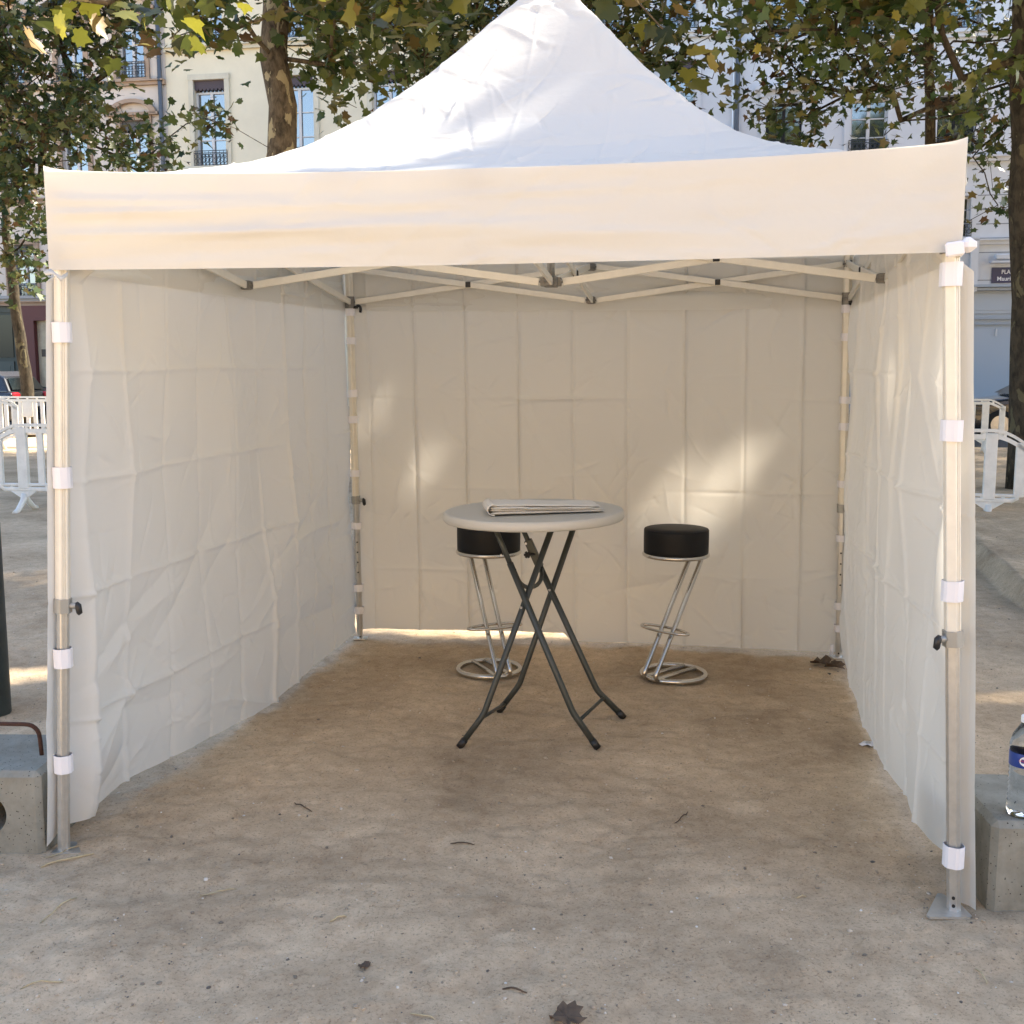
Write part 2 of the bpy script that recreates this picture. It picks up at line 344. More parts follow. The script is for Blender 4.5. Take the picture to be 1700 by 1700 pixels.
def wall(name, path, hem, ku, kv, seed, bulge, ztop=2.2, nu=430, nv=320, lean=None, label=None):
    """path: plan polyline (x,y) along the bottom, path2 along the top; inward = left-hand normal sign given by CEN"""
    pb, pt = path
    def samp(pl):
        pl = np.array(pl); L_ = np.r_[0, np.cumsum(np.linalg.norm(np.diff(pl, axis=0), axis=1))]
        s = np.linspace(0, L_[-1], nu); return np.stack([np.interp(s, L_, pl[:, k]) for k in (0, 1)], 1), s
    B, s = samp(pb); T, _ = samp(pt)
    v = np.linspace(0, 1, nv)
    Zb = hem(s); zz = Zb[:, None]+(ztop-Zb[:, None])*v[None]
    w = (zz/ztop)[..., None]
    P = B[:, None, :]*(1-w)+T[:, None, :]*w
    tan = np.gradient(P, axis=0); nn = np.stack([-tan[..., 1], tan[..., 0]], -1); nn /= np.linalg.norm(nn, axis=-1, keepdims=True)+1e-9
    c = np.array([CEN.x, CEN.y]); sg = np.sign(np.sum((c-P)*nn, -1))[nu//2, nv//2]; nn *= sg
    um = np.broadcast_to(s[:, None], zz.shape); vm = zz
    H = creasefield(um, vm, ku, kv, seed)+.016*fbm(um*.9, vm*.6, 4, seed+9)+wrinkles(um, vm, 260, seed+1, .04, .22, .007, .009, (0, s[-1], 0, 2.2))
    H += wrinkles(um, vm, 150, seed+2, .03, .14, .006, .009, (0, s[-1], 0, .9))
    H = H*(.15+.85*np.clip(um/.16, 0, 1))
    H += bulge(um, vm, s[-1])
    P = P+nn*H[..., None]
    pull = np.clip((zz-1.90)/.05, 0, 1)*np.clip((.20-um)/.06, 0, 1)*(.05 if name == 'side_wall' else 0); fdir = (B[-1]-B[0])/np.linalg.norm(B[-1]-B[0]); nm = nn[nu//2, nv//2]
    P = P+(nm*1.0+fdir*.9)*pull[..., None]
    Vv = np.concatenate([P, zz[..., None]], -1).reshape(-1, 3)
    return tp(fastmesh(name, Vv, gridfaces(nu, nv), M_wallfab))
def off2(p, d, k): return (p.x+d[0]*k, p.y+d[1]*k)
def wallpath(i, j, outd, flap_dir, side):
    # i front leg, j rear leg ; passes outside both legs
    res = []
    for Pi, Pj in ((FOOT[i], FOOT[j]), (LT[i], LT[j])):
        f = Vector((Pj.x-Pi.x, Pj.y-Pi.y)).normalized(); o = Vector(outd)
        a = Vector((Pi.x, Pi.y)); bb = Vector((Pj.x, Pj.y)); L_ = (bb-a).length
        pl = [a+o*side-f*.025, a+o*(side*.8)+f*.004, a+o*.031+f*.03, a+o*.030+f*.2]
        pl += [a+o*.03+f*(L_*k) for k in (.3, .6, .95)]+[bb+o*.03+f*.02]
        res.append([tuple(p) for p in pl])
    return res
nL = Vector((-1, -.2)).normalized()
def bulgeL(u, v, Ln):
    b = .036*np.exp(-((u-.15)/.04)**2)*np.clip(1.15-v/2.4, 0, 1)+.022*np.exp(-np.clip(u-.15, 0, 9)/.22)*np.clip((u-.10)/.05, 0, 1)
    b += .035*np.sin(np.clip(u/Ln, 0, 1)*PI)*np.clip(1-v/2.2, 0, 1)
    b -= .05*np.clip(1-v/.25, 0, 1)*np.exp(-((u-1.0)/.9)**2)*.5
    b += wrinkles(u, v, 26, 77, .25, .7, .030, .022, (.2, Ln, .05, .9), [.45, .6, .3])   # long diagonal drapes near the hem
    return b
hemL = lambda s: np.interp(s, [0, .08, .35, 1.0, 1.5, 2.2, 3.1], [.02, .060, .085, .05, .012, .03, .05])+.006*fbm(s*6, s*0, 3, 90)
wL = wall('side_wall', wallpath(0, 3, nL, None, .034), hemL, [0, .17, .47, .78, 1.08, 1.38, 1.69, 1.99, 2.30, 2.6, 3.2], [0, .42, .86, 1.25, 1.62, 1.98, 2.3], 101, bulgeL)
wL['label'] = 'left canvas side wall with bluish fold beside the front leg'
nRt = Vector((1, .2)).normalized()
def bulgeR(u, v, Ln):
    b = .05*np.sin(np.clip((u-.1)/Ln, 0, 1)*PI)*np.clip(1.1-v/2.3, 0, 1)+.045*np.exp(-((u-Ln*.8)/.45)**2)*np.exp(-((v-.75)/.55)**2)
    b += .012*np.sin(u*11+.8*fbm(u*1.5, v*.7, 2, 61))*np.clip(v/1.2, .2, 1)
    b += wrinkles(u, v, 14, 78, .25, .5, .028, .02, (.3, Ln, .6, 2.0), [1.4, 1.7])
    return b*np.clip((u-.09)/.08, 0, 1)
hemR = lambda s: np.interp(s, [0, .09, .16, .8, 1.5, 2.2, 3.1], [.012, .012, .11, .06, .012, .012, .04])+.005*fbm(s*6, s*0, 3, 91)
wR = wall('side_wall', wallpath(1, 2, nRt, None, .068), hemR, [0, .20, .49, .80, 1.11, 1.42, 1.72, 2.02, 2.33, 2.64, 3.2], [0, .40, .80, 1.2, 1.6, 1.98, 2.3], 131, bulgeR)
wR['label'] = 'right canvas side wall with a loose white edge outside the front leg'
def bulgeB(u, v, Ln):
    b = -.02*np.sin(u/Ln*PI)*np.clip(1-v/2.0, 0, 1)
    b += wrinkles(u, v, 16, 79, .2, .5, .03, .012, (.2, Ln, .2, 1.9)); return b
hemB = lambda s: np.interp(s, [0, .1, .9, 1.22, 1.27, 2.0, 2.8], [.06, .07, .085, .08, .032, .03, .025])+.004*fbm(s*5, s*0, 3, 92)
bo = Vector((.13, 1)).normalized()
pB = []
for Pi, Pj in ((FOOT[3], FOOT[2]), (LT[3], LT[2])):
    a = Vector((Pi.x, Pi.y)); b2_ = Vector((Pj.x, Pj.y)); o = bo*.034
    pB.append([tuple(a+o+(a-b2_).normalized()*.01), tuple((a+b2_)/2+o), tuple(b2_+o+(b2_-a).normalized()*.01)])
wB = wall('back_wall', pB, hemB, [0, .1, .37, .67, .98, 1.29, 1.59, 1.91, 2.24, 2.55, 2.9], [0, .44, .92, 1.44, 1.97, 2.3], 151, bulgeB)
# legs ---------------------------------------------------------------------
def ribtube(m_, a, b, w, groove0=.003, ang=0.0):
    groove = groove0
    """extruded aluminium profile: hexagonal with fine grooves on every face"""
    a = Vector(a); b = Vector(b); t_ = (b-a).normalized(); x = Vector((1, 0, 0)); x = (x-t_*x.dot(t_)).normalized(); y = t_.cross(x)
    pr = []
    for k in range(6):
        a0 = ang+k*PI/3; a1 = a0+PI/3; p0 = Vector((math.cos(a0), math.sin(a0)))*w/2*1.08; p1 = Vector((math.cos(a1), math.sin(a1)))*w/2*1.08
        nin = -((p0+p1)/2).normalized()
        groove = groove0 if k % 2 == 0 else 0
        for f, g_ in ((.08, 0), (.30, 0), (.33, 1), (.40, 1), (.43, 0), (.57, 0), (.60, 1), (.67, 1), (.70, 0), (.92, 0)):
            pr.append(p0.lerp(p1, f)+nin*g_*groove)
    n = len(pr); Vv = [a+x*p.x+y*p.y for p in pr]+[b+x*p.x+y*p.y for p in pr]
    Fs = [(k, (k+1) % n, n+(k+1) % n, n+k) for k in range(n)]+[tuple(range(n-1, -1, -1)), tuple(range(n, 2*n))]
    m_.add(Vv, Fs)
SL = []  # slider points
knob_dir = [Vector((1, -.1, 0)), Vector((-1, -.35, 0)), Vector((.25, -1, 0)), Vector((1, -.4, 0))]
strap_px = [[552, 793, 1092, 1267], [455, 715, 981, 1420], [513, 560, 664, 708, 803, 893, 1005, 1042], [519, 566, 653, 696, 785, 872, 975, 1012]]
for i in range(4):
    f = FOOT[i].copy(); f.z = gh(f.x, f.y)+.004; top = LT[i].copy()
    d = (top-f)
    def lp(z): return f+d*((z-f.z)/d.z)
    w = .046 if i < 2 else .044
    lg = MB(); ribtube(lg, lp(.85), lp(2.21), w, ang=.55); leg = tp(lg.build('leg', M_alu)); 
    ex = MB(); ribtube(ex, f, lp(.87), w*.84, .0012, ang=.55); ext = ex.build('leg_extension', M_alu2, leg)
    cl = MB(); ribtube(cl, lp(.825), lp(.872), w*1.22, 0, ang=.55); clo = cl.build('collar', mat('cast_collar', (.38, .38, .36), .5, metal=.6), leg)
    kd = knob_dir[i].normalized(); c0 = lp(.848)
    kb = MB(); kb.tube([c0+kd*.02, c0+kd*.047], .011, 12); kb.build('pin_housing', MATS['cast_collar'], clo)
    kb = MB(); kb.tube([c0+kd*.047+Vector((0, 0, .012)), c0+kd*.052+Vector((0, 0, .002)), c0+kd*.056+Vector((0, 0, -.024)), c0+kd*.052+Vector((0, 0, -.03))], [.005, .011, .010, .004], 10); kb.build('knob', M_blk, clo)
    # foot plate
    fp = MB()
    if i == 1: pts = [(-.095, -.035), (-.09, -.05), (.03, -.05), (.038, -.04), (.03, .055), (.0, .10), (-.012, .10)]
    elif i == 0: pts = [(-.03, -.03), (.06, -.03), (.065, -.02), (.02, .06), (0, .06), (-.03, .04)]
    else: pts = [(-.04, -.03), (.04, -.03), (.04, .04), (-.04, .04)]
    n = len(pts); Vv = [Vector((f.x+p[0], f.y+p[1], f.z-.002)) for p in pts]+[Vector((f.x+p[0], f.y+p[1], f.z+.005)) for p in pts]
    fp.add(Vv, [tuple(range(n-1, -1, -1)), tuple(range(n, 2*n))]+[(k, (k+1) % n, n+(k+1) % n, n+k) for k in range(n)])
    fp.build('foot_plate', M_alu2, leg)
    if i >= 1:
        nd = (Vector((0, 0, CH))-f); nd.z = 0; nd.normalize()
        for zz in ((.03, .055) if i == 1 else (.03, .42, .48, .54, .60)): hb = MB(); hb.tube([lp(zz)+nd*.012, lp(zz)+nd*.0225], .005, 8); hb.build('pin_hole', M_blk, leg)
    # slider
    zs = 1.985
    sb = MB(); ribtube(sb, lp(zs-.035), lp(zs+.03), w*1.25, 0, ang=.55); sb.build('slider', M_brk, leg)
    kk = MB(); c1 = lp(zs-.03); kk.tube([c1+kd*.02, c1+kd*.05], .008, 10); kk.tube(bez(c1+kd*.045+Vector((0, 0, .008)), c1+kd*.078+Vector((0, 0, .012)), c1+kd*.066+Vector((0, 0, -.03)), 6), .008, 8); (kk.build('release_hook', M_blk, leg) if i > 1 else None)
    SL.append(lp(zs))
    # webbing straps round the leg
    par = [wL, wR, wB, wB][i]
    for q, py in enumerate(strap_px[i]):
        # height of this strap from its measured row
        dd = ray(f[0]/f[1]*F+850, py); zc = CH+dd[2]*f.y/dd[1]
        wd = .024 if i < 2 else .020
        mb = MB(); rr = w*.66; hh = wd*random.uniform(.92, 1.08)*(1.35 if (i < 2) else 1); c2 = lp(zc); npt = 18; tl = random.uniform(-.05, .05)
        V_ = []; 
        for zz, ro in ((-hh, 0), (hh, 0), (hh, .0018), (-hh, .0018)):
            for k in range(npt):
                a = 2*PI*k/npt; q6 = (a-.55) % (PI/3)-PI/6; r6 = rr*.98*math.cos(PI/6)/math.cos(q6)*1.06+ro
                V_.append(c2+Vector((math.cos(a)*r6, math.sin(a)*r6, zz+tl*math.cos(a)*rr)))
        Fs = []
        for a0, b0 in ((1, 0), (2, 1), (3, 2), (0, 3)):
            for k in range(npt): Fs.append((a0*npt+k, b0*npt+k, b0*npt+(k+1) % npt, a0*npt+(k+1) % npt))
        mb.add(V_, Fs)
        st = mb.build('strap', M_strap); tp(st); st['_par'] = par.name
# corner tabs that tie the valance to the legs
def sheet(name, rows, m_, thick=.002):
    o = None; mb = MB(); nr = len(rows); nc = len(rows[0]); Vv = [Vector(p) for r_ in rows for p in r_]
    mb.add(Vv, [(a*nc+b, a*nc+b+1, (a+1)*nc+b+1, (a+1)*nc+b) for a in range(nr-1) for b in range(nc-1)], True)
    ob = mb.build(name, m_); md = ob.modifiers.new('t', 'SOLIDIFY'); md.thickness = thick; md.offset = 0; return ob
c = Vector(CC[1]); yb = 1.975
mb = MB(); mb.box((c.x+.014, c.y-.008, 1.968), (.04, .04, .042), Matrix.Rotation(.2, 3, 'Z'), bev=.014); mb.box((c.x-.03, c.y-.028, 1.955), (.05, .012, .04), Matrix.Rotation(-.15, 3, 'Y'), bev=.005)
tp(mb.build('corner_tie', M_strap))
ob = sheet('corner_tie', [[at(72, 452, 3.56), at(84, 446, 3.55), at(100, 459, 3.555), at(112, 452, 3.57)], [at(76, 457, 3.55), at(90, 455, 3.54), at(101, 467, 3.545), at(113, 458, 3.57)]], M_fab); tp(ob)
# truss --------------------------------------------------------------------
ZL, ZH = 1.985, 2.165
def mid(a, b): return (a+b)/2
MIDS = [mid(SL[0], SL[1]), mid(SL[1], SL[2]), mid(SL[2], SL[3]), mid(SL[3], SL[0])]
HUB = sum((Vector(s_) for s_ in SL), Vector())/4; HUB.z = ZL-.01; 
def zset(p, z): return Vector((p.x, p.y, z))
def xtruss(a, b, inset_a=.03, inset_b=.03, prof=.032):
    """one X: a-low to b-high and a-high to b-low"""
    d = (b-a); d.z = 0; dn = d.normalized(); s = Vector((-dn.y, dn.x, 0))*.009
    a2 = a+dn*inset_a; b3 = b-dn*inset_b
    for z0, z1, o in ((ZL, ZH, 1), (ZH, ZL, -1)):
        mb = MB(); mb.bar(zset(a2, z0)+s*o, zset(b3, z1)+s*o, .013, prof, bev=.002); tp(mb.build('truss_bar', M_alu))
    c_ = mid(a2, b3); mb = MB(); mb.bar(zset(c_, (ZL+ZH)/2)-dn*.014, zset(c_, (ZL+ZH)/2)+dn*.014, .042, .030, bev=.002); tp(mb.build('pivot_block', M_blk))
    for p, sg in ((a2, -1), (b3, 1)):
        for z in (ZL, ZH):
            mb = MB(); mb.bar(zset(p, z)-dn*.006*sg*-1, zset(p, z)+dn*sg*.036, .034, .036, bev=.002); mb.tube([zset(p, z)+dn*sg*.006+s*2.6, zset(p, z)+dn*sg*.006-s*2.6], .005, 8); tp(mb.build('bracket', M_brk))
for k in range(4):
    A, B = SL[k], SL[(k+1) % 4]; xtruss(A, MIDS[k]); xtruss(MIDS[k], B)
for k in range(4): xtruss(MIDS[k], HUB, .03, .05)
for k in range(4):
    mb = MB()
    for z in (ZL, ZH): mb.box(zset(MIDS[k], z), (.04, .04, .04), Matrix.Rotation(-.15, 3, 'Z'), bev=.004)
    tp(mb.build('bracket', M_brk))
mb = MB(); mb.box(zset(HUB, ZL), (.06, .06, .045), Matrix.Rotation(-.15, 3, 'Z'), bev=.005); mb.box(zset(HUB, ZH), (.06, .06, .045), Matrix.Rotation(-.15, 3, 'Z'), bev=.005); tp(mb.build('hub', M_brk))
mb = MB(); mb.tube([zset(HUB, ZL), zset(HUB, 3.2)], .017, 12); mb.lathe([(0, 3.24), (.05, 3.235), (.06, 3.21), (.03, 3.19), (0, 3.19)], (HUB.x, HUB.y, 0), 16); tp(mb.build('mast', M_alu2))
# hem tabs with eyelets on the ground
def hemtab(px, py, rz):
    p = gnd(px, py); z = gh(p.x, p.y); p.z = z
    R = Matrix.Rotation(rz, 3, 'Z'); mb = MB(); n = 9; rows = []
    for a in range(4):
        rows.append([p+R@Vector((-.03+.02*a, -.03+.015*b+.004*math.sin(a*2+b), .003+.014*abs(math.sin(a*1.3+b*.9))*(1-a/4))) for b in range(5)])
    o = sheet('hem_tab', rows, M_strap, .002)
    md = MB(); md.lathe([(.005, .011), (.010, .014), (.012, .011), (.010, .008), (.005, .011)], (p.x, p.y, p.z), 14); e_ = md.build('eyelet', M_alu2, o); return o
for a in ((408, 1188, .5), (1441, 1240, 2.4)): o = hemtab(*a); tp(o)
o = sheet('hem_tab', [[at(1378, 1070, 6.02), at(1384, 1070, 6.0)], [at(1377, 1086, 6.0), at(1383, 1087, 5.98)]], M_strap, .002); tp(o)
byname = {o.name: o for o in tent_parts}
for o in tent_parts:
    par = byname[o['_par']] if '_par' in o.keys() else tent
    o.parent = par; o.matrix_parent_inverse = Matrix.Identity(4)
    if par is tent: o.location = o.location-TW
    if '_par' in o.keys(): del o['_par']
# ------------------------------------------------------------------ bistro table
tb = G(.125, 4.86); table = thing('folding_bistro_table', 'tall round grey-topped folding table on crossed steel legs in the tent', 'table', tb)
def L_(p): return Vector(p)-tb
ZT = .985
ctr = at(886, 857, 4.85); ctr.z = ZT-.0
tilt = math.radians(1.1)
mb = MB(); mb.lathe([(0, 0), (.375, 0), (.390, .002), (.397, .010), (.397, .032), (.392, .040), (.385, .043), (.370, .0405), (0, .0405)], (0, 0, 0), 72)
tt = mb.build('tabletop', M_tabletop, table); tt.location = Vector((ctr.x, ctr.y, .962))-tb; tt.rotation_euler = (0, -tilt, 0)
def foot(px, py):
    p = gnd(px, py); p.z = gh(p.x, p.y)+.012; return p
FLf, FRf, BRf, BLf = foot(765, 1238), foot(990, 1243), foot(1033, 1192), foot(830, 1180)
legs = [  # foot, bend, top, sleeve end fraction
 (FLf, at(803, 1186, FLf.y+.01), at(918, 872, 4.72)), (FRf, at(951, 1183, FRf.y+.02), at(820, 872, 4.69)),
 (BRf, at(991, 1146, BRf.y), at(863, 868, 5.06)), (BLf, at(862, 1137, BLf.y-.01), at(955, 868, 5.08))]
for k, (f_, bd, tp_) in enumerate(legs):
    mb = MB()
    if k in (1, 2):
        s1 = bd.lerp(tp_, .80); mb.tube([L_(p) for p in rounded([f_, bd, s1], .025)], .0145, 12); mb.tube([L_(bd.lerp(tp_, .77)), L_(tp_)], .0115, 12)
    else: mb.tube([L_(p) for p in rounded([f_, bd, tp_], .025)], .0135, 12)
    lo_ = mb.build('leg', M_tleg, table)
    mb = MB(); dn = (bd-f_).normalized(); mb.tube([L_(f_-dn*.012), L_(f_+dn*.03)], .0165, 12); mb.build('rubber_foot', M_blk, lo_)
def onleg(k, t_): return legs[k][1].lerp(legs[k][2], t_)
mb = MB(); mb.tube([L_(legs[0][0].lerp(legs[0][1], .85)), L_(legs[3][0].lerp(legs[3][1], .25))], .008, 8); mb.build('stretcher', M_tleg, table)
mb = MB(); mb.tube([L_(legs[1][0].lerp(legs[1][1], .75)), L_(legs[2][0].lerp(legs[2][1], .72))], .008, 8); mb.build('stretcher', M_tleg, table)
a = at(853, 945, 4.70); b_3 = at(899, 945, 5.03); mb = MB()
mb.tube([L_(p) for p in bez(a, at(862, 976, 4.74), at(879, 975, 4.83), 6)+bez(at(879, 975, 4.83), at(902, 974, 4.95), b_3, 6)[1:]], .0095, 10); mb.build('brace', M_tleg, table)
# pivots, sleeve clamp, knob
for a_r, b_r, Y_r, l_r in ((865, 1008, 4.66, .012), (912, 978, 5.04, .026), (832, 922, 4.665, .006), (873, 902, 5.03, .01)):
    p = at(a_r, b_r, Y_r); mb = MB(); mb.tube([L_(p), L_(p+Vector((0, -l_r, 0)))], .0055, 10); mb.build('rivet', M_chrome, table)
mb = MB(); mb.bar(L_(onleg(2, .74)), L_(onleg(2, .90)), .040, .036, bev=.003); mb.build('sleeve_clamp', M_tleg, table)
mb = MB(); p = at(877, 921, 5.02); mb.tube([L_(p+Vector((.034, .02, 0))), L_(p)], .006, 8)
for k in range(6): a_1 = k*PI/3; mb.tube([L_(p+Vector((-.004, 0, 0))), L_(p+Vector((-.004+.0, -.002, 0))+Vector((math.cos(a_1)*.016, 0, math.sin(a_1)*.016)))], .006, 6)
mb.build('knob', M_blk, table)
for p in (at(917, 872, 4.72), at(820, 873, 4.69), at(863, 869, 5.06), at(955, 869, 5.08)): mb = MB(); mb.box(L_(Vector((p.x, p.y, .958))), (.05, .04, .014), bev=.003); mb.build('mounting_bracket', M_blk, table)
# folded cloth on the table
cl = thing('folded_cloth', 'folded white canvas sheet lying on the round grey tabletop', 'cloth', (ctr.x+.03, ctr.y-.06, 1.008))
ang = math.radians(7)
R = Matrix.Rotation(ang, 4, 'Z')@Matrix.Rotation(-tilt, 4, 'Y')
def layer(z0, th, seed, x0, x1, y0, y1, name):
    nx, ny = 60, 30; u = np.linspace(0, 1, nx); v = np.linspace(0, 1, ny); UU, VV = np.meshgrid(u, v, indexing='ij')
    xx = x0+(x1-x0)*UU+.008*fbm(UU*3, VV*3, 3, seed)+(.02*(VV-.5)*(1-UU)); yy = y0+(y1-y0)*VV+.012*fbm(UU*4, VV*0, 3, seed+1)
    tk = 1-.45*UU
    top = (z0+th)*tk+.004*fbm(UU*6, VV*4, 4, seed+2); bot = z0*tk+.003*fbm(UU*6, VV*4, 4, seed+5)*(0 if z0 < .002 else 1)
    rim = np.minimum(np.minimum(UU, 1-UU)*6, np.minimum(VV, 1-VV)*8); rr_ = np.clip(rim, 0, 1); rr_ = np.sqrt(1-(1-rr_)**2)
    mid_ = (top+bot)/2; top = mid_+(top-mid_)*rr_; bot = mid_-(mid_-bot)*rr_
    n0 = nx*ny; Vv = np.concatenate([np.stack([xx, yy, top], -1).reshape(-1, 3), np.stack([xx, yy, bot], -1).reshape(-1, 3)])
    Fc = gridfaces(nx, ny); Fc = np.concatenate([Fc, Fc[:, ::-1]+n0])
    Rm = np.array(R)[:3, :3]; Vv = Vv@Rm.T
    return fastmesh(name, Vv, Fc, M_cloth, cl)
layer(.001, .013, 1, -.22, .262, -.10, .11, 'cloth_fold'); layer(.0145, .012, 2, -.222, .255, -.095, .115, 'cloth_fold'); layer(.026, .010, 3, -.225, .22, -.102, .11, 'cloth_fold'); layer(.036, .010, 4, -.23, .245, -.085, .112, 'cloth_fold')
mb = MB(); n = 24; rows = []
for a in range(n+1):   # outer wrap around the left end
    an = -PI/2-PI*a/n; rows.append([R.to_3x3()@Vector((-.212+.030*math.cos(an)*1.0, y, .0235+.0235*math.sin(-an)*-1)) for y in np.linspace(-.108, .112, 6)])
o = sheet('cloth_wrap', rows, M_cloth, .003); o.parent = cl
# ------------------------------------------------------------------ stools
def make_stool(label, loc, rz):
    t_ = thing('bar_stool', label, 'bar stool', loc, rz, 'black and chrome bar stools in the tent')
    mb = MB(); mb.lathe([(0, .655), (.160, .655), (.166, .660), (.1665, .675), (.1670, .74), (.1665, .776), (.1635, .7815), (.161, .7800), (.158, .7835), (.08, .787), (0, .788)], n=48); mb.build('seat', M_vinyl, t_)
    mb = MB(); mb.tube([(.163*math.cos(a_2), .163*math.sin(a_2), .648) for a_2 in [2*PI*k/48 for k in range(48)]], .011, 10, closed=True)
    mb.lathe([(0, .64), (.155, .64), (.158, .655), (0, .655)], n=32); mb.build('seat_rim', M_chrome, t_)
    for s in (-1, 1):
        y = s*.038; mb = MB()
        mb.tube(rounded([(-.02, y, .632), (.182, y, .632), (-.208, y, .022), (.13, y, .024)], .05, 7), .0125, 10); mb.build('frame_tube', M_chrome, t_)
    mb = MB(); mb.tube([(.165*math.cos(a_2), .165*math.sin(a_2), .013) for a_2 in [2*PI*k/48 for k in range(48)]], .015, 10, closed=True); mb.build('base_ring', M_chrome, t_)
    fr = []
    for k in range(32):
        a_2 = 2*PI*k/32; cx = -.060; fr.append((cx+.030*math.sin(a_2)*1.6-.02, .15*math.cos(a_2), .262))
    mb = MB(); mb.tube(fr, .0075, 8, closed=True); mb.build('footrest', M_chrome, t_)
    return t_
p = gnd(1118, 1127); make_stool('black round bar stool standing clear to the right of the table', (p.x, p.y, gh(p.x, p.y)), math.atan2(.68, .73))
p = gnd(812, 1117); make_stool('black round bar stool standing behind the table legs', (p.x, p.y, gh(p.x, p.y)), math.atan2(.90, -.40))
# ------------------------------------------------------------------ concrete blocks
m = bpy.data.materials.new('pitted_concrete'); m.use_nodes = True; N = m.node_tree.nodes; L = m.node_tree.links; b = N['Principled BSDF']; b.inputs['Roughness'].default_value = .9; b.inputs['Specular IOR Level'].default_value = .2
tc = N.new('ShaderNodeTexCoord'); a1 = nz(6, 8, .7, .3); cr = N.new('ShaderNodeValToRGB'); e = cr.color_ramp.elements; e[0].position = .3; e[0].color = (.19, .18, .145, 1); e[1].position = .7; e[1].color = (.36, .345, .29, 1); L.new(a1.outputs['Fac'], cr.inputs['Fac'])
vo = N.new('ShaderNodeTexVoronoi'); vo.inputs['Scale'].default_value = 75; vo.inputs['Randomness'].default_value = 1; L.new(tc.outputs['Object'], vo.inputs['Vector'])
a2 = nz(16, 4, .6); sm = N.new('ShaderNodeMath'); sm.operation = 'MULTIPLY_ADD'; sm.inputs[1].default_value = .35; L.new(a2.outputs['Fac'], sm.inputs[0]); L.new(vo.outputs['Distance'], sm.inputs[2])
pr_ = N.new('ShaderNodeValToRGB'); e = pr_.color_ramp.elements; e[0].position = .27; e[0].color = (.12, .11, .1, 1); e[1].position = .33; e[1].color = (1, 1, 1, 1); L.new(sm.outputs[0], pr_.inputs['Fac'])
L.new(mul(cr.outputs[0], pr_.outputs[0]), b.inputs['Base Color'])
bb = N.new('ShaderNodeBump'); bb.inputs['Strength'].default_value = .6; bb.inputs['Distance'].default_value = .006; L.new(pr_.outputs[0], bb.inputs['Height'])
a3 = nz(60, 6, .7); bb2 = N.new('ShaderNodeBump'); bb2.inputs['Strength'].default_value = .4; bb2.inputs['Distance'].default_value = .004; L.new(a3.outputs['Fac'], bb2.inputs['Height']); L.new(bb.outputs[0], bb2.inputs['Normal']); L.new(bb2.outputs[0], b.inputs['Normal'])
M_conc = m
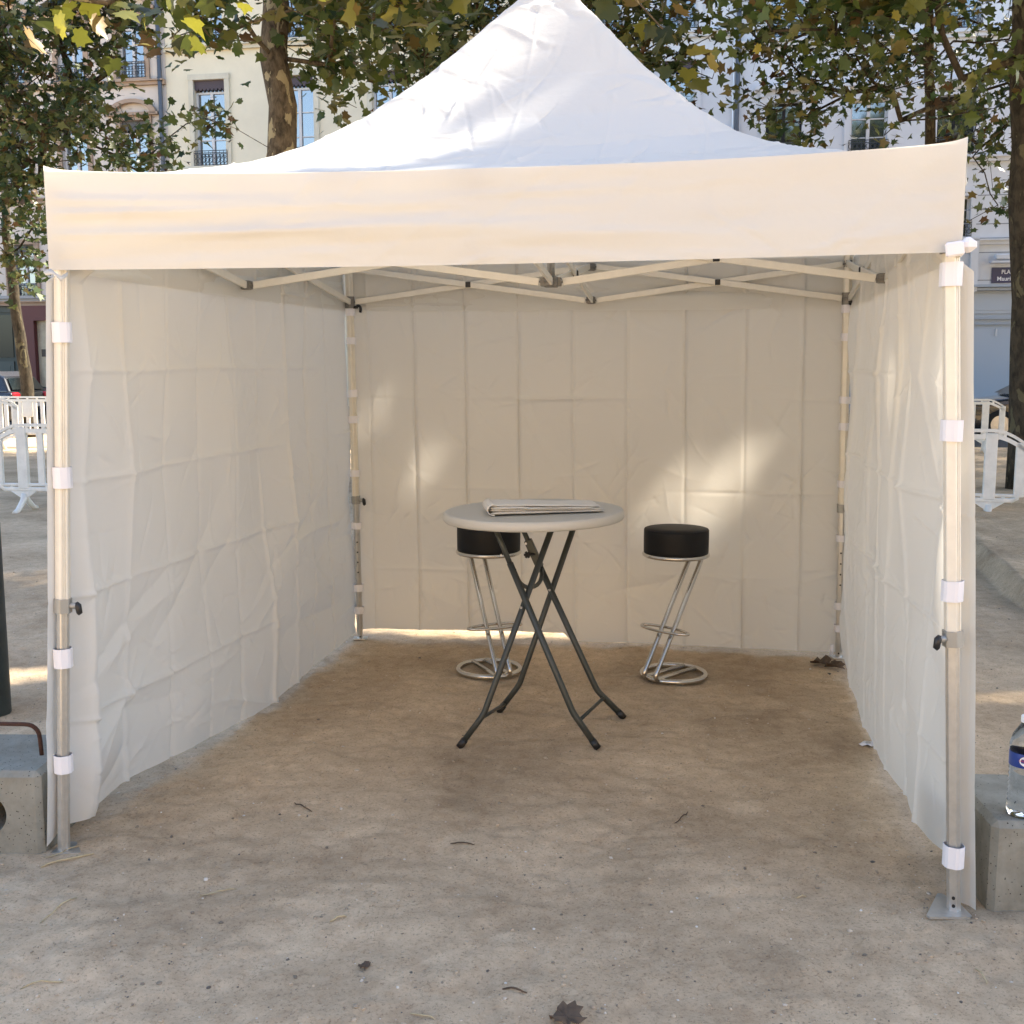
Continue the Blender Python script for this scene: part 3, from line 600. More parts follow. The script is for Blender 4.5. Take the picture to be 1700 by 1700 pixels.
def block(name_label, corner, ex, ey, ln, dp, h, hole=None, parts=True, hid=0):
    """corner: ground point of the front corner; ex along the front face, ey backwards"""
    t_ = thing('concrete_block', name_label, 'concrete block', corner, math.atan2(ex.y, ex.x), 'concrete ballast blocks beside the tent legs')
    bm = bmesh.new()
    sx = 1; ch = .018
    c0 = 0
    pr2 = [(0, -.02), (0, h-ch), (ch, h), (dp-ch, h), (dp, h-ch), (dp, -.02)]   # (depth,z)
    # front face with round hole
    def vv(x, d, z): return bm.verts.new((x, d, z))
    if hole:
        hx, hz, hr = hole; n = 40; ring = []; outer = []; inner = []
        for k in range(n):
            a = 2*PI*k/n; ca, sa = math.cos(a), math.sin(a)
            ring.append(vv(hx+hr*ca, 0, hz+hr*sa)); inner.append(vv(hx+hr*.9*ca, .22, hz+hr*.9*sa))
            lim = []
            if ca > 1e-6: lim.append((ln-ch-hx)/ca)
            if ca < -1e-6: lim.append((ch-hx)/ca)
            if sa > 1e-6: lim.append((h-ch-hz)/sa)
            if sa < -1e-6: lim.append((-.02-hz)/sa)
            q = min(lim); outer.append(vv(hx+q*ca, 0, hz+q*sa))
        cs = [vv(ch, 0, -.02), vv(ln-ch, 0, -.02), vv(ln-ch, 0, h-ch), vv(ch, 0, h-ch)]
        for k in range(n):
            j = (k+1) % n; bm.faces.new((ring[k], ring[j], outer[j], outer[k])[::-1]); bm.faces.new((ring[k], ring[j], inner[j], inner[k]))
            # corner fill
            o1, o2 = outer[k].co, outer[j].co
            if abs(o1.x-o2.x) > 1e-5 and abs(o1.z-o2.z) > 1e-5:
                cn = min(cs, key=lambda w_: (w_.co-(o1+o2)/2).length); bm.faces.new((outer[k], outer[j], cn))
        bm.faces.new(inner)
    else:
        bm.faces.new([vv(ch, 0, -.02), vv(ln-ch, 0, -.02), vv(ln-ch, 0, h-ch), vv(ch, 0, h-ch)])
    # other faces with chamfers
    def q4(*ps): bm.faces.new([vv(*p) for p in ps])
    q4((ch, 0, h-ch), (ln-ch, 0, h-ch), (ln-ch, ch, h), (ch, ch, h)); q4((ch, ch, h), (ln-ch, ch, h), (ln-ch, dp-ch, h), (ch, dp-ch, h)); q4((ch, dp-ch, h), (ln-ch, dp-ch, h), (ln-ch, dp, h-ch), (ch, dp, h-ch)); q4((ch, dp, h-ch), (ln-ch, dp, h-ch), (ln-ch, dp, -.02), (ch, dp, -.02))
    for x0, x1 in ((0, ch), (ln, ln-ch)):
        q4((x0, ch, -.02), (x0, dp-ch, -.02), (x0, dp-ch, h-ch), (x0, ch, h-ch)); q4((x0, ch, -.02), (x0, ch, h-ch), (x1, 0, h-ch), (x1, 0, -.02)); q4((x0, dp-ch, -.02), (x0, dp-ch, h-ch), (x1, dp, h-ch), (x1, dp, -.02))
        q4((x0, ch, h-ch), (x0, dp-ch, h-ch), (x1, dp-ch, h), (x1, ch, h)); bm.faces.new([vv(x0, ch, h-ch), vv(x1, ch, h), vv(x1, 0, h-ch)]); bm.faces.new([vv(x0, dp-ch, h-ch), vv(x1, dp-ch, h), vv(x1, dp, h-ch)])
    bmesh.ops.remove_doubles(bm, verts=bm.verts, dist=.0005); bmesh.ops.recalc_face_normals(bm, faces=bm.faces)
    me = bpy.data.meshes.new('block_body'); bm.to_mesh(me); bm.free(); me.materials.append(M_conc); o = link(bpy.data.objects.new('block_body', me), t_)
    return t_
c1 = gnd(72, 1417); ex = Vector((1, -.02, 0)).normalized(); ln = .80
org = c1-ex*ln; org.z = 0
blk = block('concrete block with round hole and rusty handle beside the left front leg', org, ex, None, ln, .40, .285, hole=(ln-.19, .135, .072))
def lb(px, py, Y): return blk.matrix_basis.inverted()@at(px, py, Y)
x0 = ln-.058
mb = MB(); mb.tube(rounded([(.30, .17, .25), (.30, .17, .40), (x0-.012, .17, .395), (x0-.005, .17, .26)], .05, 6), .0075, 10); mb.build('lifting_handle', M_rust, blk)
c2 = gnd(1646, 1515); blk2 = block('concrete block with a water bottle on top beside the right front leg', (c2.x-.01, c2.y, 0), Vector((1, -.06, 0)).normalized(), None, .80, .42, .285)
# ------------------------------------------------------------------ bottle
bp_ = gnd(1695, 1352, .285); bt = thing('water_bottle', 'clear plastic water bottle with blue label standing on the right concrete block', 'bottle', (bp_.x, bp_.y, .2855), .0)
mp = bpy.data.materials.new('clear_plastic'); mp.use_nodes = True; b = mp.node_tree.nodes['Principled BSDF']; b.inputs['Transmission Weight'].default_value = 1; b.inputs['Roughness'].default_value = .04; b.inputs['IOR'].default_value = 1.33; b.inputs['Base Color'].default_value = (.93, .97, 1, 1)
prof = [(0, .012), (.02, .008), (.034, .0), (.040, .004), (.0435, .02)]
for k in range(8): z0 = .03+k*.014; prof += [(.0435, z0), (.0405, z0+.007)]
prof += [(.0435, .145), (.0425, .155), (.0425, .205), (.0445, .212), (.0440, .222), (.036, .252), (.020, .278), (.0145, .287), (.0145, .300), (0, .300)]
mb = MB(); mb.lathe(prof, n=40); mb.build('bottle_body', mp, bt)
mb = MB(); mb.lathe([(.0155, .290), (.0165, .292), (.0165, .309), (.015, .311), (0, .311)], n=24); mb.build('bottle_cap', mat('white_cap', (.8, .82, .84), .4), bt)
mb = MB(); mb.lathe([(.0432, .158), (.0436, .159), (.0436, .200), (.0432, .201)], n=40); lab = mb.build('bottle_label', mat('blue_label', (.012, .045, .25), .4), bt)
mb = MB(); vs = [(0, 0)]; n = 28
def wrapc(x, z, r): a = -PI/2-.30+x/r; return (r*math.cos(a), r*math.sin(a), z)
V_ = [wrapc(0, .180, .0441)]+[wrapc(.020*math.cos(2*PI*k/n), .180+.0155*math.sin(2*PI*k/n), .0441) for k in range(n)]
mb.add(V_, [(0, 1+k, 1+(k+1) % n) for k in range(n)]); mb.build('label_oval', mat('label_white', (.8, .8, .8), .4), lab)
def textmesh(txt, size, name, m_, parent, fn, extrude=0, bold=False):
    cu = bpy.data.curves.new(name, 'FONT'); cu.body = txt; cu.size = size; cu.align_x = 'CENTER'; cu.align_y = 'CENTER'; cu.resolution_u = 3
    if bold: cu.offset = size*.02
    o = bpy.data.objects.new(name, cu); COL.objects.link(o); dg = bpy.context.evaluated_depsgraph_get(); me = bpy.data.meshes.new_from_object(o.evaluated_get(dg)); bpy.data.objects.remove(o)
    me.name = name
    for v_ in me.vertices: v_.co = Vector(fn(v_.co.x, v_.co.y))
    me.materials.clear(); me.materials.append(m_); return link(bpy.data.objects.new(name, me), parent)
textmesh('CRISTALINE', .0085, 'lettering', mat('label_red', (.55, .04, .04), .5), lab, lambda x, y: wrapc(x, .181+y, .0444))
# ------------------------------------------------------------------ post on the left
pp = gnd(6, 1187); r0 = .125; post = thing('lamp_post', 'dark green cast iron post standing left of the tent', 'post', (pp.x-r0+.005, pp.y+.05, 0))
mb = MB(); mb.lathe([(r0+.0, -.03), (r0, .9), (r0*.93, .95), (r0*.9, 1.2), (r0*.62, 1.45), (r0*.55, 4.2), (0, 4.25)], n=20); mb.build('pole', M_post, post)
mb = MB(); mb.lathe([(.10, 4.2), (.16, 4.25), (.22, 4.6), (.24, 4.62), (.1, 4.8), (.03, 4.9), (0, 4.95)], n=12); mb.build('lantern', mat('lantern_glass', (.5, .5, .45), .3), post)
# ------------------------------------------------------------------ barriers
def make_barrier(label, loc, rz, group='white plastic crowd barriers behind the tent'):
    t_ = thing('crowd_barrier', label, 'barrier', loc, rz, group); Lh = .98; H_ = .98
    def top(x): a = abs(x)/Lh; return H_-.0 if a < .72 else H_-.13*((a-.72)/.28)**1.6
    # rails
    mb = MB(); xs = [-Lh+.0+2*Lh*k/40 for k in range(41)]
    for dz, th in ((0, .032), (-.055, .045)):
        for y, wdt in ((0, .05),):
            Vv = []; Fs = []
            for x in xs:
                zt = top(x)+dz
                Vv += [(x, -wdt/2, zt-th), (x, wdt/2, zt-th), (x, wdt/2, zt), (x, -wdt/2, zt)]
            for k in range(40):
                for q in range(4): Fs.append((k*4+q, k*4+(q+1) % 4, k*4+4+(q+1) % 4, k*4+4+q))
            Fs += [(3, 2, 1, 0), (160, 161, 162, 163)]
            mb.add(Vv, Fs)
    for k in range(0, 41, 4):
        x = xs[k]; mb.box((x, 0, top(x)-.030), (.03, .036, .06))
    mb.build('top_rail', M_bar, t_)
    mb = MB(); mb.box((0, 0, .305), (2*Lh-.1, .045, .03), bev=.006); mb.box((0, 0, .255), (2*Lh-.16, .05, .045), bev=.008)
    for k in range(9): mb.box((-.8+.2*k, 0, .285), (.03, .03, .03))
    mb.build('bottom_rail', M_bar, t_)
    for s in (-1, 1):
        mb = MB(); mb.box((s*(Lh-.035), 0, .565), (.095, .05, .56), bev=.01)
        mb.tube([(s*(Lh-.04), 0, .33), (s*(Lh-.05), 0, .28), (s*(Lh-.11), 0, .25)], .028, 8)
        mb.box((s*(Lh+.0), 0, .70), (.03, .03, .045)); mb.box((s*(Lh+.0), 0, .40), (.03, .03, .045)); mb.build('end_post', M_bar, t_)
    for k in range(7):
        x = -.45+.15*k
        mb = MB(); mb.box((x, 0, .60), (.072, .034, .62), bev=.004); mb.build('slat', M_bar, t_)
    if True:
        mb = MB(); mb.box((0, 0, .73), (.20, .042, .30), bev=.01); mb.build('sign_plate', M_bar, t_)
    for s in (-1, 1):
        x = s*.66; mb = MB(); mb.box((x, 0, .60), (.115, .062, .68), bev=.008)
        mb.add([(x-.15, -.024, .232), (x+.15, -.024, .232), (x+.03, -.024, .155), (x-.03, -.024, .155), (x-.15, .024, .232), (x+.15, .024, .232), (x+.03, .024, .155), (x-.03, .024, .155)], [(0, 3, 2, 1), (4, 5, 6, 7), (0, 4, 7, 3), (1, 2, 6, 5), (3, 7, 6, 2), (0, 1, 5, 4)])
        mb.build('post', M_bar, t_)
        mb = MB()
        for q in (-1, 1):
            mb.tube([(x, q*.012, .20), (x, q*.04, .13), (x, q*.16, .035), (x, q*.24, .012)], [.036, .034, .030, .026], 8)
        mb.build('foot', M_bar, t_)
    return t_
def barrier_at(px, py, foot_s, rz, label):
    p = gnd(px, py); d = Vector((math.cos(rz), math.sin(rz), 0)); o = p-d*foot_s*.66+Vector((.0, .20, 0)); return make_barrier(label, (o.x, o.y, -.01), rz)
barrier_at(30, 852, -1, -.10, 'nearer white plastic barrier left of the tent')
barrier_at(1652, 874, 1, -.22, 'nearer white plastic barrier right of the tent')
barrier_at(96, 742, 1, -.10, 'farther white plastic barrier with a blank plate left of the tent')
barrier_at(-5, 748, 1, .12, 'farther white plastic barrier at the left picture edge')
barrier_at(1640, 752, 1, -.25, 'farther white plastic barrier behind the one right of the tent')
# ------------------------------------------------------------------ cars
M_paint = mat('dark_car_paint', (.018, .022, .030), .25, metal=.3, coat=1); M_paint2 = mat('charcoal_car_paint', (.03, .032, .036), .25, metal=.3, coat=1)
M_glassc = mat('car_glass', (.012, .018, .02), .05, ior=1.5); M_tyre = mat('tyre', (.015, .015, .015), .9); M_red = mat('red_lamp', (.45, .01, .02), .2, coat=.5); M_lamp = mat('clear_lamp', (.5, .5, .5), .15)
def make_car(label, loc, rz, paint, hgt=1.48, length=4.1, van=False):
    t_ = thing('parked_car', label, 'car', loc, rz, 'cars parked in front of the buildings'); hl = length/2
    belt = .92
    body = [(-hl, .42), (-hl+.02, .75), (-hl+.08, belt), (-hl+.9, belt+.02), (hl-1.15, belt), (hl-.25, .78), (hl-.03, .62), (hl, .40), (hl-.05, .22), (-hl+.06, .22)]
    if van: body[4] = (hl-.95, 1.02)
    def loft(prof, w0, w1, zlo, zhi):
        V_ = []; n = len(prof)
        secs = [(-1, .86), (-.92, .97), (-.5, 1), (.5, 1), (.92, .97), (1, .86)]
        for s, k in secs:
            for x, z in prof:
                f_ = (z-zlo)/(zhi-zlo); f_ = min(1, max(0, f_)); wd = w0*(1-f_)+w1*f_
                V_.append((x*(1-(1-k)*.06*(1 if abs(x) > hl-.3 else 0)), s*wd, z if abs(s) < 1 else zlo+(z-zlo)*(.96) if z > zlo+.1 else z))
        Fs = [(a*n+q, a*n+(q+1) % n, (a+1)*n+(q+1) % n, (a+1)*n+q) for a in range(5) for q in range(n)]
        Fs += [tuple(range(n))[::-1], tuple(range(5*n, 6*n))]
        return V_, Fs
    mb = MB(); mb.add(*loft(body, .86, .84, .22, belt)); bo_ = mb.build('body', paint, t_)
    md = bo_.modifiers.new('b', 'BEVEL'); md.width = .04; md.segments = 3; md.limit_method = 'ANGLE'
    for p_ in bo_.data.polygons: p_.use_smooth = True
    rf = hgt
    gh_ = [(-hl+.12, belt-.01), (-hl+.35, rf-.14), (-hl+.75, rf-.01), (hl-2.0, rf), (hl-1.75, rf-.06), (hl-1.0 if not van else hl-.7, belt-.01)]
    mb = MB(); mb.add(*loft(gh_, .80, .60, belt, rf)); cab = mb.build('cabin', paint, t_); md = cab.modifiers.new('b', 'BEVEL'); md.width = .05; md.segments = 3
    for s in (-1, 1):
        for xa, xb in ((-hl+.62, -hl+1.75), (-hl+1.85, hl-1.55)):
            def pt(x, z): f_ = (z-belt)/(rf-belt); return (x, s*((.80*(1-f_)+.60*f_)+.008), z)
            mb = MB(); V_ = [pt(xa, belt+.05), pt(xb+.25*(xb > 0), belt+.05), pt(xb-.1, rf-.12), pt(xa+.05, rf-.12)]; mb.add(V_, [(0, 1, 2, 3)]); mb.build('side_window', M_glassc, t_)
    def endglass(x0, z0, x1, z1, wy0, wy1, nm):
        mb = MB(); mb.add([(x0, -wy0, z0), (x0, wy0, z0), (x1, wy1, z1), (x1, -wy1, z1)], [(0, 1, 2, 3)]); mb.build(nm, M_glassc, t_)
    endglass(hl-.98+.03 if not van else hl-.68, belt+.04, hl-1.66, rf-.10, .70, .54, 'windscreen'); endglass(-hl+.12, belt+.06, -hl+.31, rf-.17, .68, .55, 'rear_window')
    for x in (-hl+.72, hl-.78):
        for s in (-1, 1):
            mb = MB(); c_ = Vector((x, s*.80, .31)); n = 24
            prof_ = [(.20, -.10), (.30, -.10), (.315, -.07), (.315, .07), (.30, .10), (.20, .10)]
            V_ = []; Fs = []
            for r_, y_ in prof_:
                for k in range(n): a = 2*PI*k/n; V_.append((c_.x+r_*math.cos(a), c_.y+y_, c_.z+r_*math.sin(a)))
            for i_ in range(5):
                for k in range(n): Fs.append((i_*n+k, i_*n+(k+1) % n, (i_+1)*n+(k+1) % n, (i_+1)*n+k))
            mb.add(V_, Fs, True); wh = mb.build('wheel', M_tyre, t_)
            mb = MB(); mb.tube([(c_.x, c_.y-.085, c_.z), (c_.x, c_.y+.085, c_.z)], .20, 20); mb.build('rim', M_alu2, wh)
    for s in (-1, 1):
        mb = MB(); mb.box((-hl+.08, s*.66, .84), (.16, .26, .16), bev=.04); mb.build('tail_light', M_red, t_)
        mb = MB(); mb.box((hl-.16, s*.62, .66), (.22, .34, .13), bev=.04); mb.build('headlight', M_lamp, t_)
        mb = MB(); mb.box((hl-1.35, s*.93, belt+.08), (.12, .18, .12), bev=.03); mb.build('wing_mirror', paint, t_)
    mb = MB(); mb.box((-hl-.003, 0, .62), (.02, .5, .11)); mb.build('number_plate', mat('plate', (.6, .6, .6), .5), t_)
    return t_
p = at(30, 660, 27.5); make_car('dark hatchback with red tail light parked behind the left barriers', (p.x-1.55, 27.6, 0), PI-.15, M_paint, 1.42)
p = at(-80, 660, 26.5); make_car('charcoal car at the left picture edge behind the barriers', (p.x-2.4, 26.2, 0), -.15, M_paint2, 1.44)
p = at(1690, 640, 25); make_car('dark blue low car parked right of the tent behind the barriers', (p.x+.55, 24.4, 0), PI-.2, M_paint, 1.46)
p = at(1690, 640, 27); make_car('dark grey tall car parked behind the dark blue car', (p.x+2.1, 27.2, 0), PI-.2, M_paint2, 2.05, 4.8, True)
# ------------------------------------------------------------------ road, kerb and pavement in front of the houses
SLP = -.19; D0 = 37.0
EX = Vector((1, SLP, 0)).normalized(); EY = Vector((-EX.y, EX.x, 0)); FO = Vector((0, D0, 0))
def fs(px):            # facade coordinate of a picture column
    d = ray(px, 500); k = d[0]/d[1]; x = k*D0/(1-k*SLP); return x/EX.x
def fz(px, py):
    d = ray(px, py); k = d[0]/d[1]; x = k*D0/(1-k*SLP); y = D0+SLP*x; return CH+d[2]*y/d[1]
frot = math.atan2(EX.y, EX.x)
M_asph = mat('asphalt', (.055, .055, .056), .9, var=.25, scale=30, bump=.4, bscale=90); M_pave = mat('pavement_stone', (.24, .23, .21), .85, var=.12, scale=3, bump=.2)
def strip(name, d0, d1, z0, z1, m_):
    mb = MB(); c_ = FO-EY*(d0+d1)/2; mb.box((c_.x, c_.y, (z0+z1)/2), (90, abs(d1-d0), z1-z0), Matrix.Rotation(frot, 3, 'Z')); o = mb.build(name, m_); o['kind'] = 'structure'; return o
strip('road', 3.2, 13.5, -.3, .012, M_asph); strip('pavement', .0, 2.95, -.3, .13, M_pave); strip('kerb', 2.951, 3.199, -.3, .135, mat('kerb_granite', (.33, .32, .30), .8, var=.15, scale=9))
# ------------------------------------------------------------------ buildings
M_pane = mat('window_glass', (.03, .04, .05), .06, spec=1, ior=2.3); M_wfr = mat('white_window_paint', (.62, .63, .64), .5); M_iron = mat('wrought_iron', (.035, .045, .055), .6)
M_dark = mat('dark_interior', (.015, .015, .016), .9); M_zinc = mat('zinc_pipe', (.10, .115, .135), .5, metal=.4)
def building(name, label, s0, s1, height, wallm, rows, cols, w_, trimm, lamb=True, arch=(), shop=None, style=0, seedb=0):
    """rows: list of (z sill, z head). cols: facade coordinates of bay centres"""
    t_ = thing(name, label, 'building', FO+EX*s0, frot); W_ = s1-s0
    cols = sorted(c-s0 for c in cols if s0+w_*.6 < c < s1-w_*.6)
    mb = MB(); zs0 = 0
    bounds = sorted(rows); rec = .22
    def q(x0, x1, z0, z1, y=0): mb.add([(x0, y, z0), (x1, y, z0), (x1, y, z1), (x0, y, z1)], [(0, 1, 2, 3)])
    z_ = 3.88 if shop else 0
    for (za, zb) in bounds:
        if za > z_: q(0, W_, z_, za)
        x_ = 0
        for c in cols:
            q(x_, c-w_/2, za, zb); x_ = c+w_/2
            a, b_4 = c-w_/2, c+w_/2
            mb.add([(a, 0, za), (a, rec, za), (a, rec, zb), (a, 0, zb), (b_4, 0, za), (b_4, rec, za), (b_4, rec, zb), (b_4, 0, zb)], [(0, 1, 2, 3), (4, 7, 6, 5), (0, 4, 5, 1), (3, 2, 6, 7)])
        q(x_, W_, za, zb); z_ = zb
    q(0, W_, z_, height)
    # sides, back and top
    D_ = 9
    mb.add([(0, 0, 0), (0, D_, 0), (0, D_, height), (0, 0, height), (W_, 0, 0), (W_, D_, 0), (W_, D_, height), (W_, 0, height)], [(0, 3, 2, 1), (4, 5, 6, 7), (1, 2, 6, 5), (3, 7, 6, 2)])
    mb.build('wall', wallm, t_)
    mb = MB(); mb.box((W_/2, D_/2-.2, height+.12), (W_+.1, D_+.9, .24)); mb.add([(0, .4, height+.24), (W_, .4, height+.24), (W_, D_, height+.24), (0, D_, height+.24), (0.3, D_/2, height+2.6), (W_-.3, D_/2, height+2.6)], [(0, 1, 5, 4), (2, 3, 4, 5), (1, 2, 5), (3, 0, 4)]); mb.build('roof', mat('roof_slate', (.10, .09, .09), .8), t_)
    for ri, (za, zb) in enumerate(bounds):
        # string course below each row
        mb = MB(); mb.box((W_/2, -.06, za-.16), (W_-.01, .16, .13)); mb.box((W_/2, -.10, za-.085), (W_-.02, .24, .05)); mb.build('string_course', trimm, t_)
        for ci, c in enumerate(cols):
            # surround
            mb = MB(); tw = .17
            mb.box((c-w_/2-tw/2, -.03, (za+zb)/2), (tw, .10, zb-za)); mb.box((c+w_/2+tw/2, -.03, (za+zb)/2), (tw, .10, zb-za)); mb.box((c, -.035, zb+.09), (w_+2*tw+.02, .11, .18)); mb.box((c, -.07, za-.03), (w_+2*tw+.1, .2, .07))
            if ri in arch:
                n = 14; V_ = []; Fs = []
                for k in range(n+1):
                    a = PI*k/n; 
                    for r_, y_ in ((.62, -.02), (.62, -.20), (.82, -.20), (.82, -.02)): V_.append((c+math.cos(a)*r_*(w_+.5)/1.35, y_, zb+.18+math.sin(a)*r_*.62))
                for k in range(n):
                    for q_ in range(3): Fs.append((k*4+q_, k*4+4+q_, k*4+5+q_, k*4+1+q_))
                mb.add(V_, Fs); mb.box((c, -.09, zb+.20), (w_+.95, .22, .09))
            if style == 2 and ri % 2 == 1:
                mb.box((c, -.10, zb+.42), (w_+.7, .24, .10)); mb.box((c-.62*w_, -.09, zb+.28), (.13, .2, .24)); mb.box((c+.62*w_, -.09, zb+.28), (.13, .2, .24))
                mb.lathe([(0, zb+.14), (.12, zb+.18), (.16, zb+.28), (.10, zb+.38), (0, zb+.40)], (c, -.06, 0), 10)
            mb.build('window_surround', trimm, t_)
            mb = MB(); fr = .065; y_ = rec-.03
            lam = .36 if lamb else 0; zt = zb-lam
            mb.box((c-w_/2+fr/2, y_, (za+zt)/2), (fr, .06, zt-za)); mb.box((c+w_/2-fr/2, y_, (za+zt)/2), (fr, .06, zt-za)); mb.box((c, y_, (za+zt)/2), (fr*1.5, .07, zt-za-2*fr)); mb.box((c, y_, za+fr/2+.001), (w_-2*fr-.004, .06, fr)); mb.box((c, y_, zt-fr/2-.001), (w_-2*fr-.004, .06, fr))
            for f_ in (.36, .68):
                for s in (-1, 1): mb.box((c+s*w_/4, y_+.006, za+(zt-za)*f_), (w_/2-fr*1.8, .035, .032))
            dark = (style == 2 and ri == 1 and ci % 2 == 0)
            wn = mb.build('window', M_dark if dark else M_wfr, t_)
            mb = MB(); mb.add([(c-w_/2+.02, rec, za), (c+w_/2-.02, rec, za), (c+w_/2-.02, rec+.0, zb), (c-w_/2+.02, rec+.0, zb)], [(0, 1, 2, 3)]); mb.build('pane', M_pane, wn)
            if lamb:
                mb = MB(); n = 8; V_ = []; Fs = []
                mb.box((c, .05, zb-.13), (w_-.01, .02, .25))
                for k in range(n):
                    xc = c-w_/2+w_*(k+.5)/n; mb.lathe([(0, 0), (w_/n/2*.95, 0)], (xc, .05, 0), 3) if False else mb.add([(xc-w_/n/2, .045, zb-.24), (xc+w_/n/2, .045, zb-.24), (xc+w_/n/3, .045, zb-.31), (xc, .045, zb-.335), (xc-w_/n/3, .045, zb-.31)], [(0, 1, 2, 3, 4)])
                mb.build('sunblind_valance', mat('lambrequin', (.075, .06, .075), .7) if style else mat('lambrequin_grey', (.10, .105, .115), .7), t_)
            # guard rail of scrolled iron
            mb = MB(); hh = .55 if style == 0 else .5; yr = -.09; xa, xb = c-w_/2-.04, c+w_/2+.04
            for z in (za+.04, za+hh, za+hh-.07): mb.box(((xa+xb)/2, yr, z), (xb-xa, .025, .022))
            n = 9
            for k in range(n+1): x = xa+(xb-xa)*k/n; mb.box((x, yr, za+hh/2), (.014, .014, hh-.04))
            for k in range(n):
                x = xa+(xb-xa)*(k+.5)/n; r_ = (xb-xa)/n*.42
                for zc in (.34, .66): mb.tube([(x+r_*math.cos(a), yr, za+hh*zc+r_*1.3*math.sin(a)) for a in [2*PI*j/8 for j in range(8)]], .008, 4, closed=True)
            mb.build('railing', M_iron, t_)
    return t_
M_w1 = mat('pinkish_render', (.62, .57, .52), .9, var=.08, scale=1.2); M_t1 = mat('brown_sandstone', (.36, .27, .20), .85, var=.15, scale=2)
M_w2 = mat('pale_yellow_render', (.72, .67, .52), .9, var=.06, scale=1.0); M_t2 = mat('cream_stone', (.60, .57, .46), .85, var=.1, scale=2)
M_w3 = mat('pale_blue_white_render', (.62, .66, .70), .9, var=.06, scale=1.1); M_t3 = mat('white_stone', (.60, .63, .66), .85, var=.06, scale=2)
fl = [(fz(236, 495), fz(236, 402)), (fz(236, 322), fz(236, 200)), (fz(236, 131), fz(236, 25)), (fz(236, -60), fz(236, -165))]
sp = fs(236)-fs(138)
B1 = building('apartment_building', 'pinkish apartment house with brown stone window frames and dark shopfront, left', fs(290)-24, fs(290), 17.5, M_w1, fl, [fs(236)-sp*k for k in range(11)], .98, M_t1, True, (1, 2), True, 0)
fl2 = [(fz(360, 470), fz(360, 330)), (fz(360, 276), fz(360, 130)), (fz(360, 72), fz(360, -62)), (fz(360, -130), fz(360, -260))]
fl2 = [(4.9, 7.0)]+[(fz(360, 276), fz(360, 132)), (fz(360, 72), fz(360, -68)), (fz(360, 72)+4.0, fz(360, 72)+6.6)]
sp2 = fs(503)-fs(360)
B2 = building('apartment_building', 'pale yellow apartment house behind the tent roof, middle', fs(290)+.01, fs(900), 17.0, M_w2, fl2, [fs(360)+sp2*k for k in range(5)], 1.12, M_t2, True, (), None, 1)
B3 = building('apartment_building', 'plain bluish white apartment house right of the tent peak', fs(900)+.01, fs(1208), 16.8, M_w3, [(4.8, 7.0), (fz(1050, 215), fz(1050, 105)), (fz(1050, 55), fz(1050, -70)), (13.6, 16)], [fs(1000), fs(1120)], 1.05, M_t3, True, (), None, 1)
fl3 = [(5.35, fz(1430, 330)), (fz(1430, 262), fz(1430, 165)), (fz(1430, 58), fz(1430, -60)), (fz(1430, -120), fz(1430, -230))]
sp3 = fs(1430)-fs(1292)
B4 = building('apartment_building', 'bluish white ornate apartment house with panelled ground floor, right', fs(1208)+.01, fs(1208)+24, 17.3, M_w3, fl3, [fs(1430)+sp3*(k-1) for k in range(8)], 1.08, M_t3, False, (), True, 2)
# downpipes
for B_, s_ in ((B1, 24-.15), (B4, .12)):
    mb = MB(); mb.tube([(s_, -.14, .1), (s_, -.14, 17)], .075, 10)
    for z in range(2, 17, 3): mb.tube([(s_, -.14, z), (s_, -.14, z+.12)], .095, 10)
    mb.build('downpipe', M_zinc, B_)
# left ground floor: shopfronts
M_shopred = mat('oxblood_shop_paint', (.10, .022, .022), .5); M_shopgr = mat('dark_green_shop_paint', (.028, .045, .042), .5, var=.1)
s0 = fs(290)-24
def loc1(px): return fs(px)-s0
xa = loc1(28); 
mb = MB(); mb.box((12, .35, 1.92), (23.98, .5, 3.84)); mb.build('shopfront', M_shopgr, B1)
for k in range(12):
    mb = MB(); xc = xa-.95-1.75*k; mb.box((xc, .085, 1.0), (1.3, .05, 1.3)); mb.box((xc, .075, 1.0), (1.0, .05, 1.0)); mb.build('shop_panel', mat('green_panel', (.045, .065, .062), .45), B1)
    mb = MB(); mb.box((xc, .085, 3.54), (1.4, .05, .28)); mb.build('fascia_panel', MATS['green_panel'], B1)
for k in range(12): xc = xa-.95-1.75*k; mb = MB(); mb.box((xc, .088, 2.55), (1.3, .03, 1.5)); mb.build('shop_window', M_glassc, B1)
mb = MB(); mb.box((12, -.02, 3.90), (23.9, .5, .10)); mb.box((12, .0, 3.80), (23.9, .4, .08)); mb.build('shop_cornice', mat('grey_cornice', (.35, .36, .36), .8), B1)
xw0 = loc1(57); xw1 = loc1(110)
mb = MB(); mb.box(((xa+xw0)/2, -.02, 1.85), (xw0-xa, .22, 3.55)); mb.box(((xw0+xw1)/2+.2, -.02, 3.36), (xw1-xw0+.4, .22, .55)); mb.box((xw1+.2, -.02, 1.56), (.4, .22, 3.1)); mb.box(((xw0+xw1)/2, -.02, .35), (xw1-xw0, .22, .7)); mb.build('shopfront', M_shopred, B1)
mb = MB(); mb.box(((xw0+xw1)/2, .088, 1.95), (xw1-xw0, .03, 2.4)); mb.build('shop_window', mat('shop_display', (.40, .36, .27), .3, var=.35, scale=1.6), B1)
mb = MB(); mb.box((xw0+.22, .06, 1.95), (.16, .02, .26)); mb.box((xw0+.42, .06, 1.45), (.2, .02, .22)); mb.box((xw0+.62, .06, 2.3), (.02, .02, .8)); mb.build('display_picture', mat('display_dark', (.05, .045, .04), .5), B1)
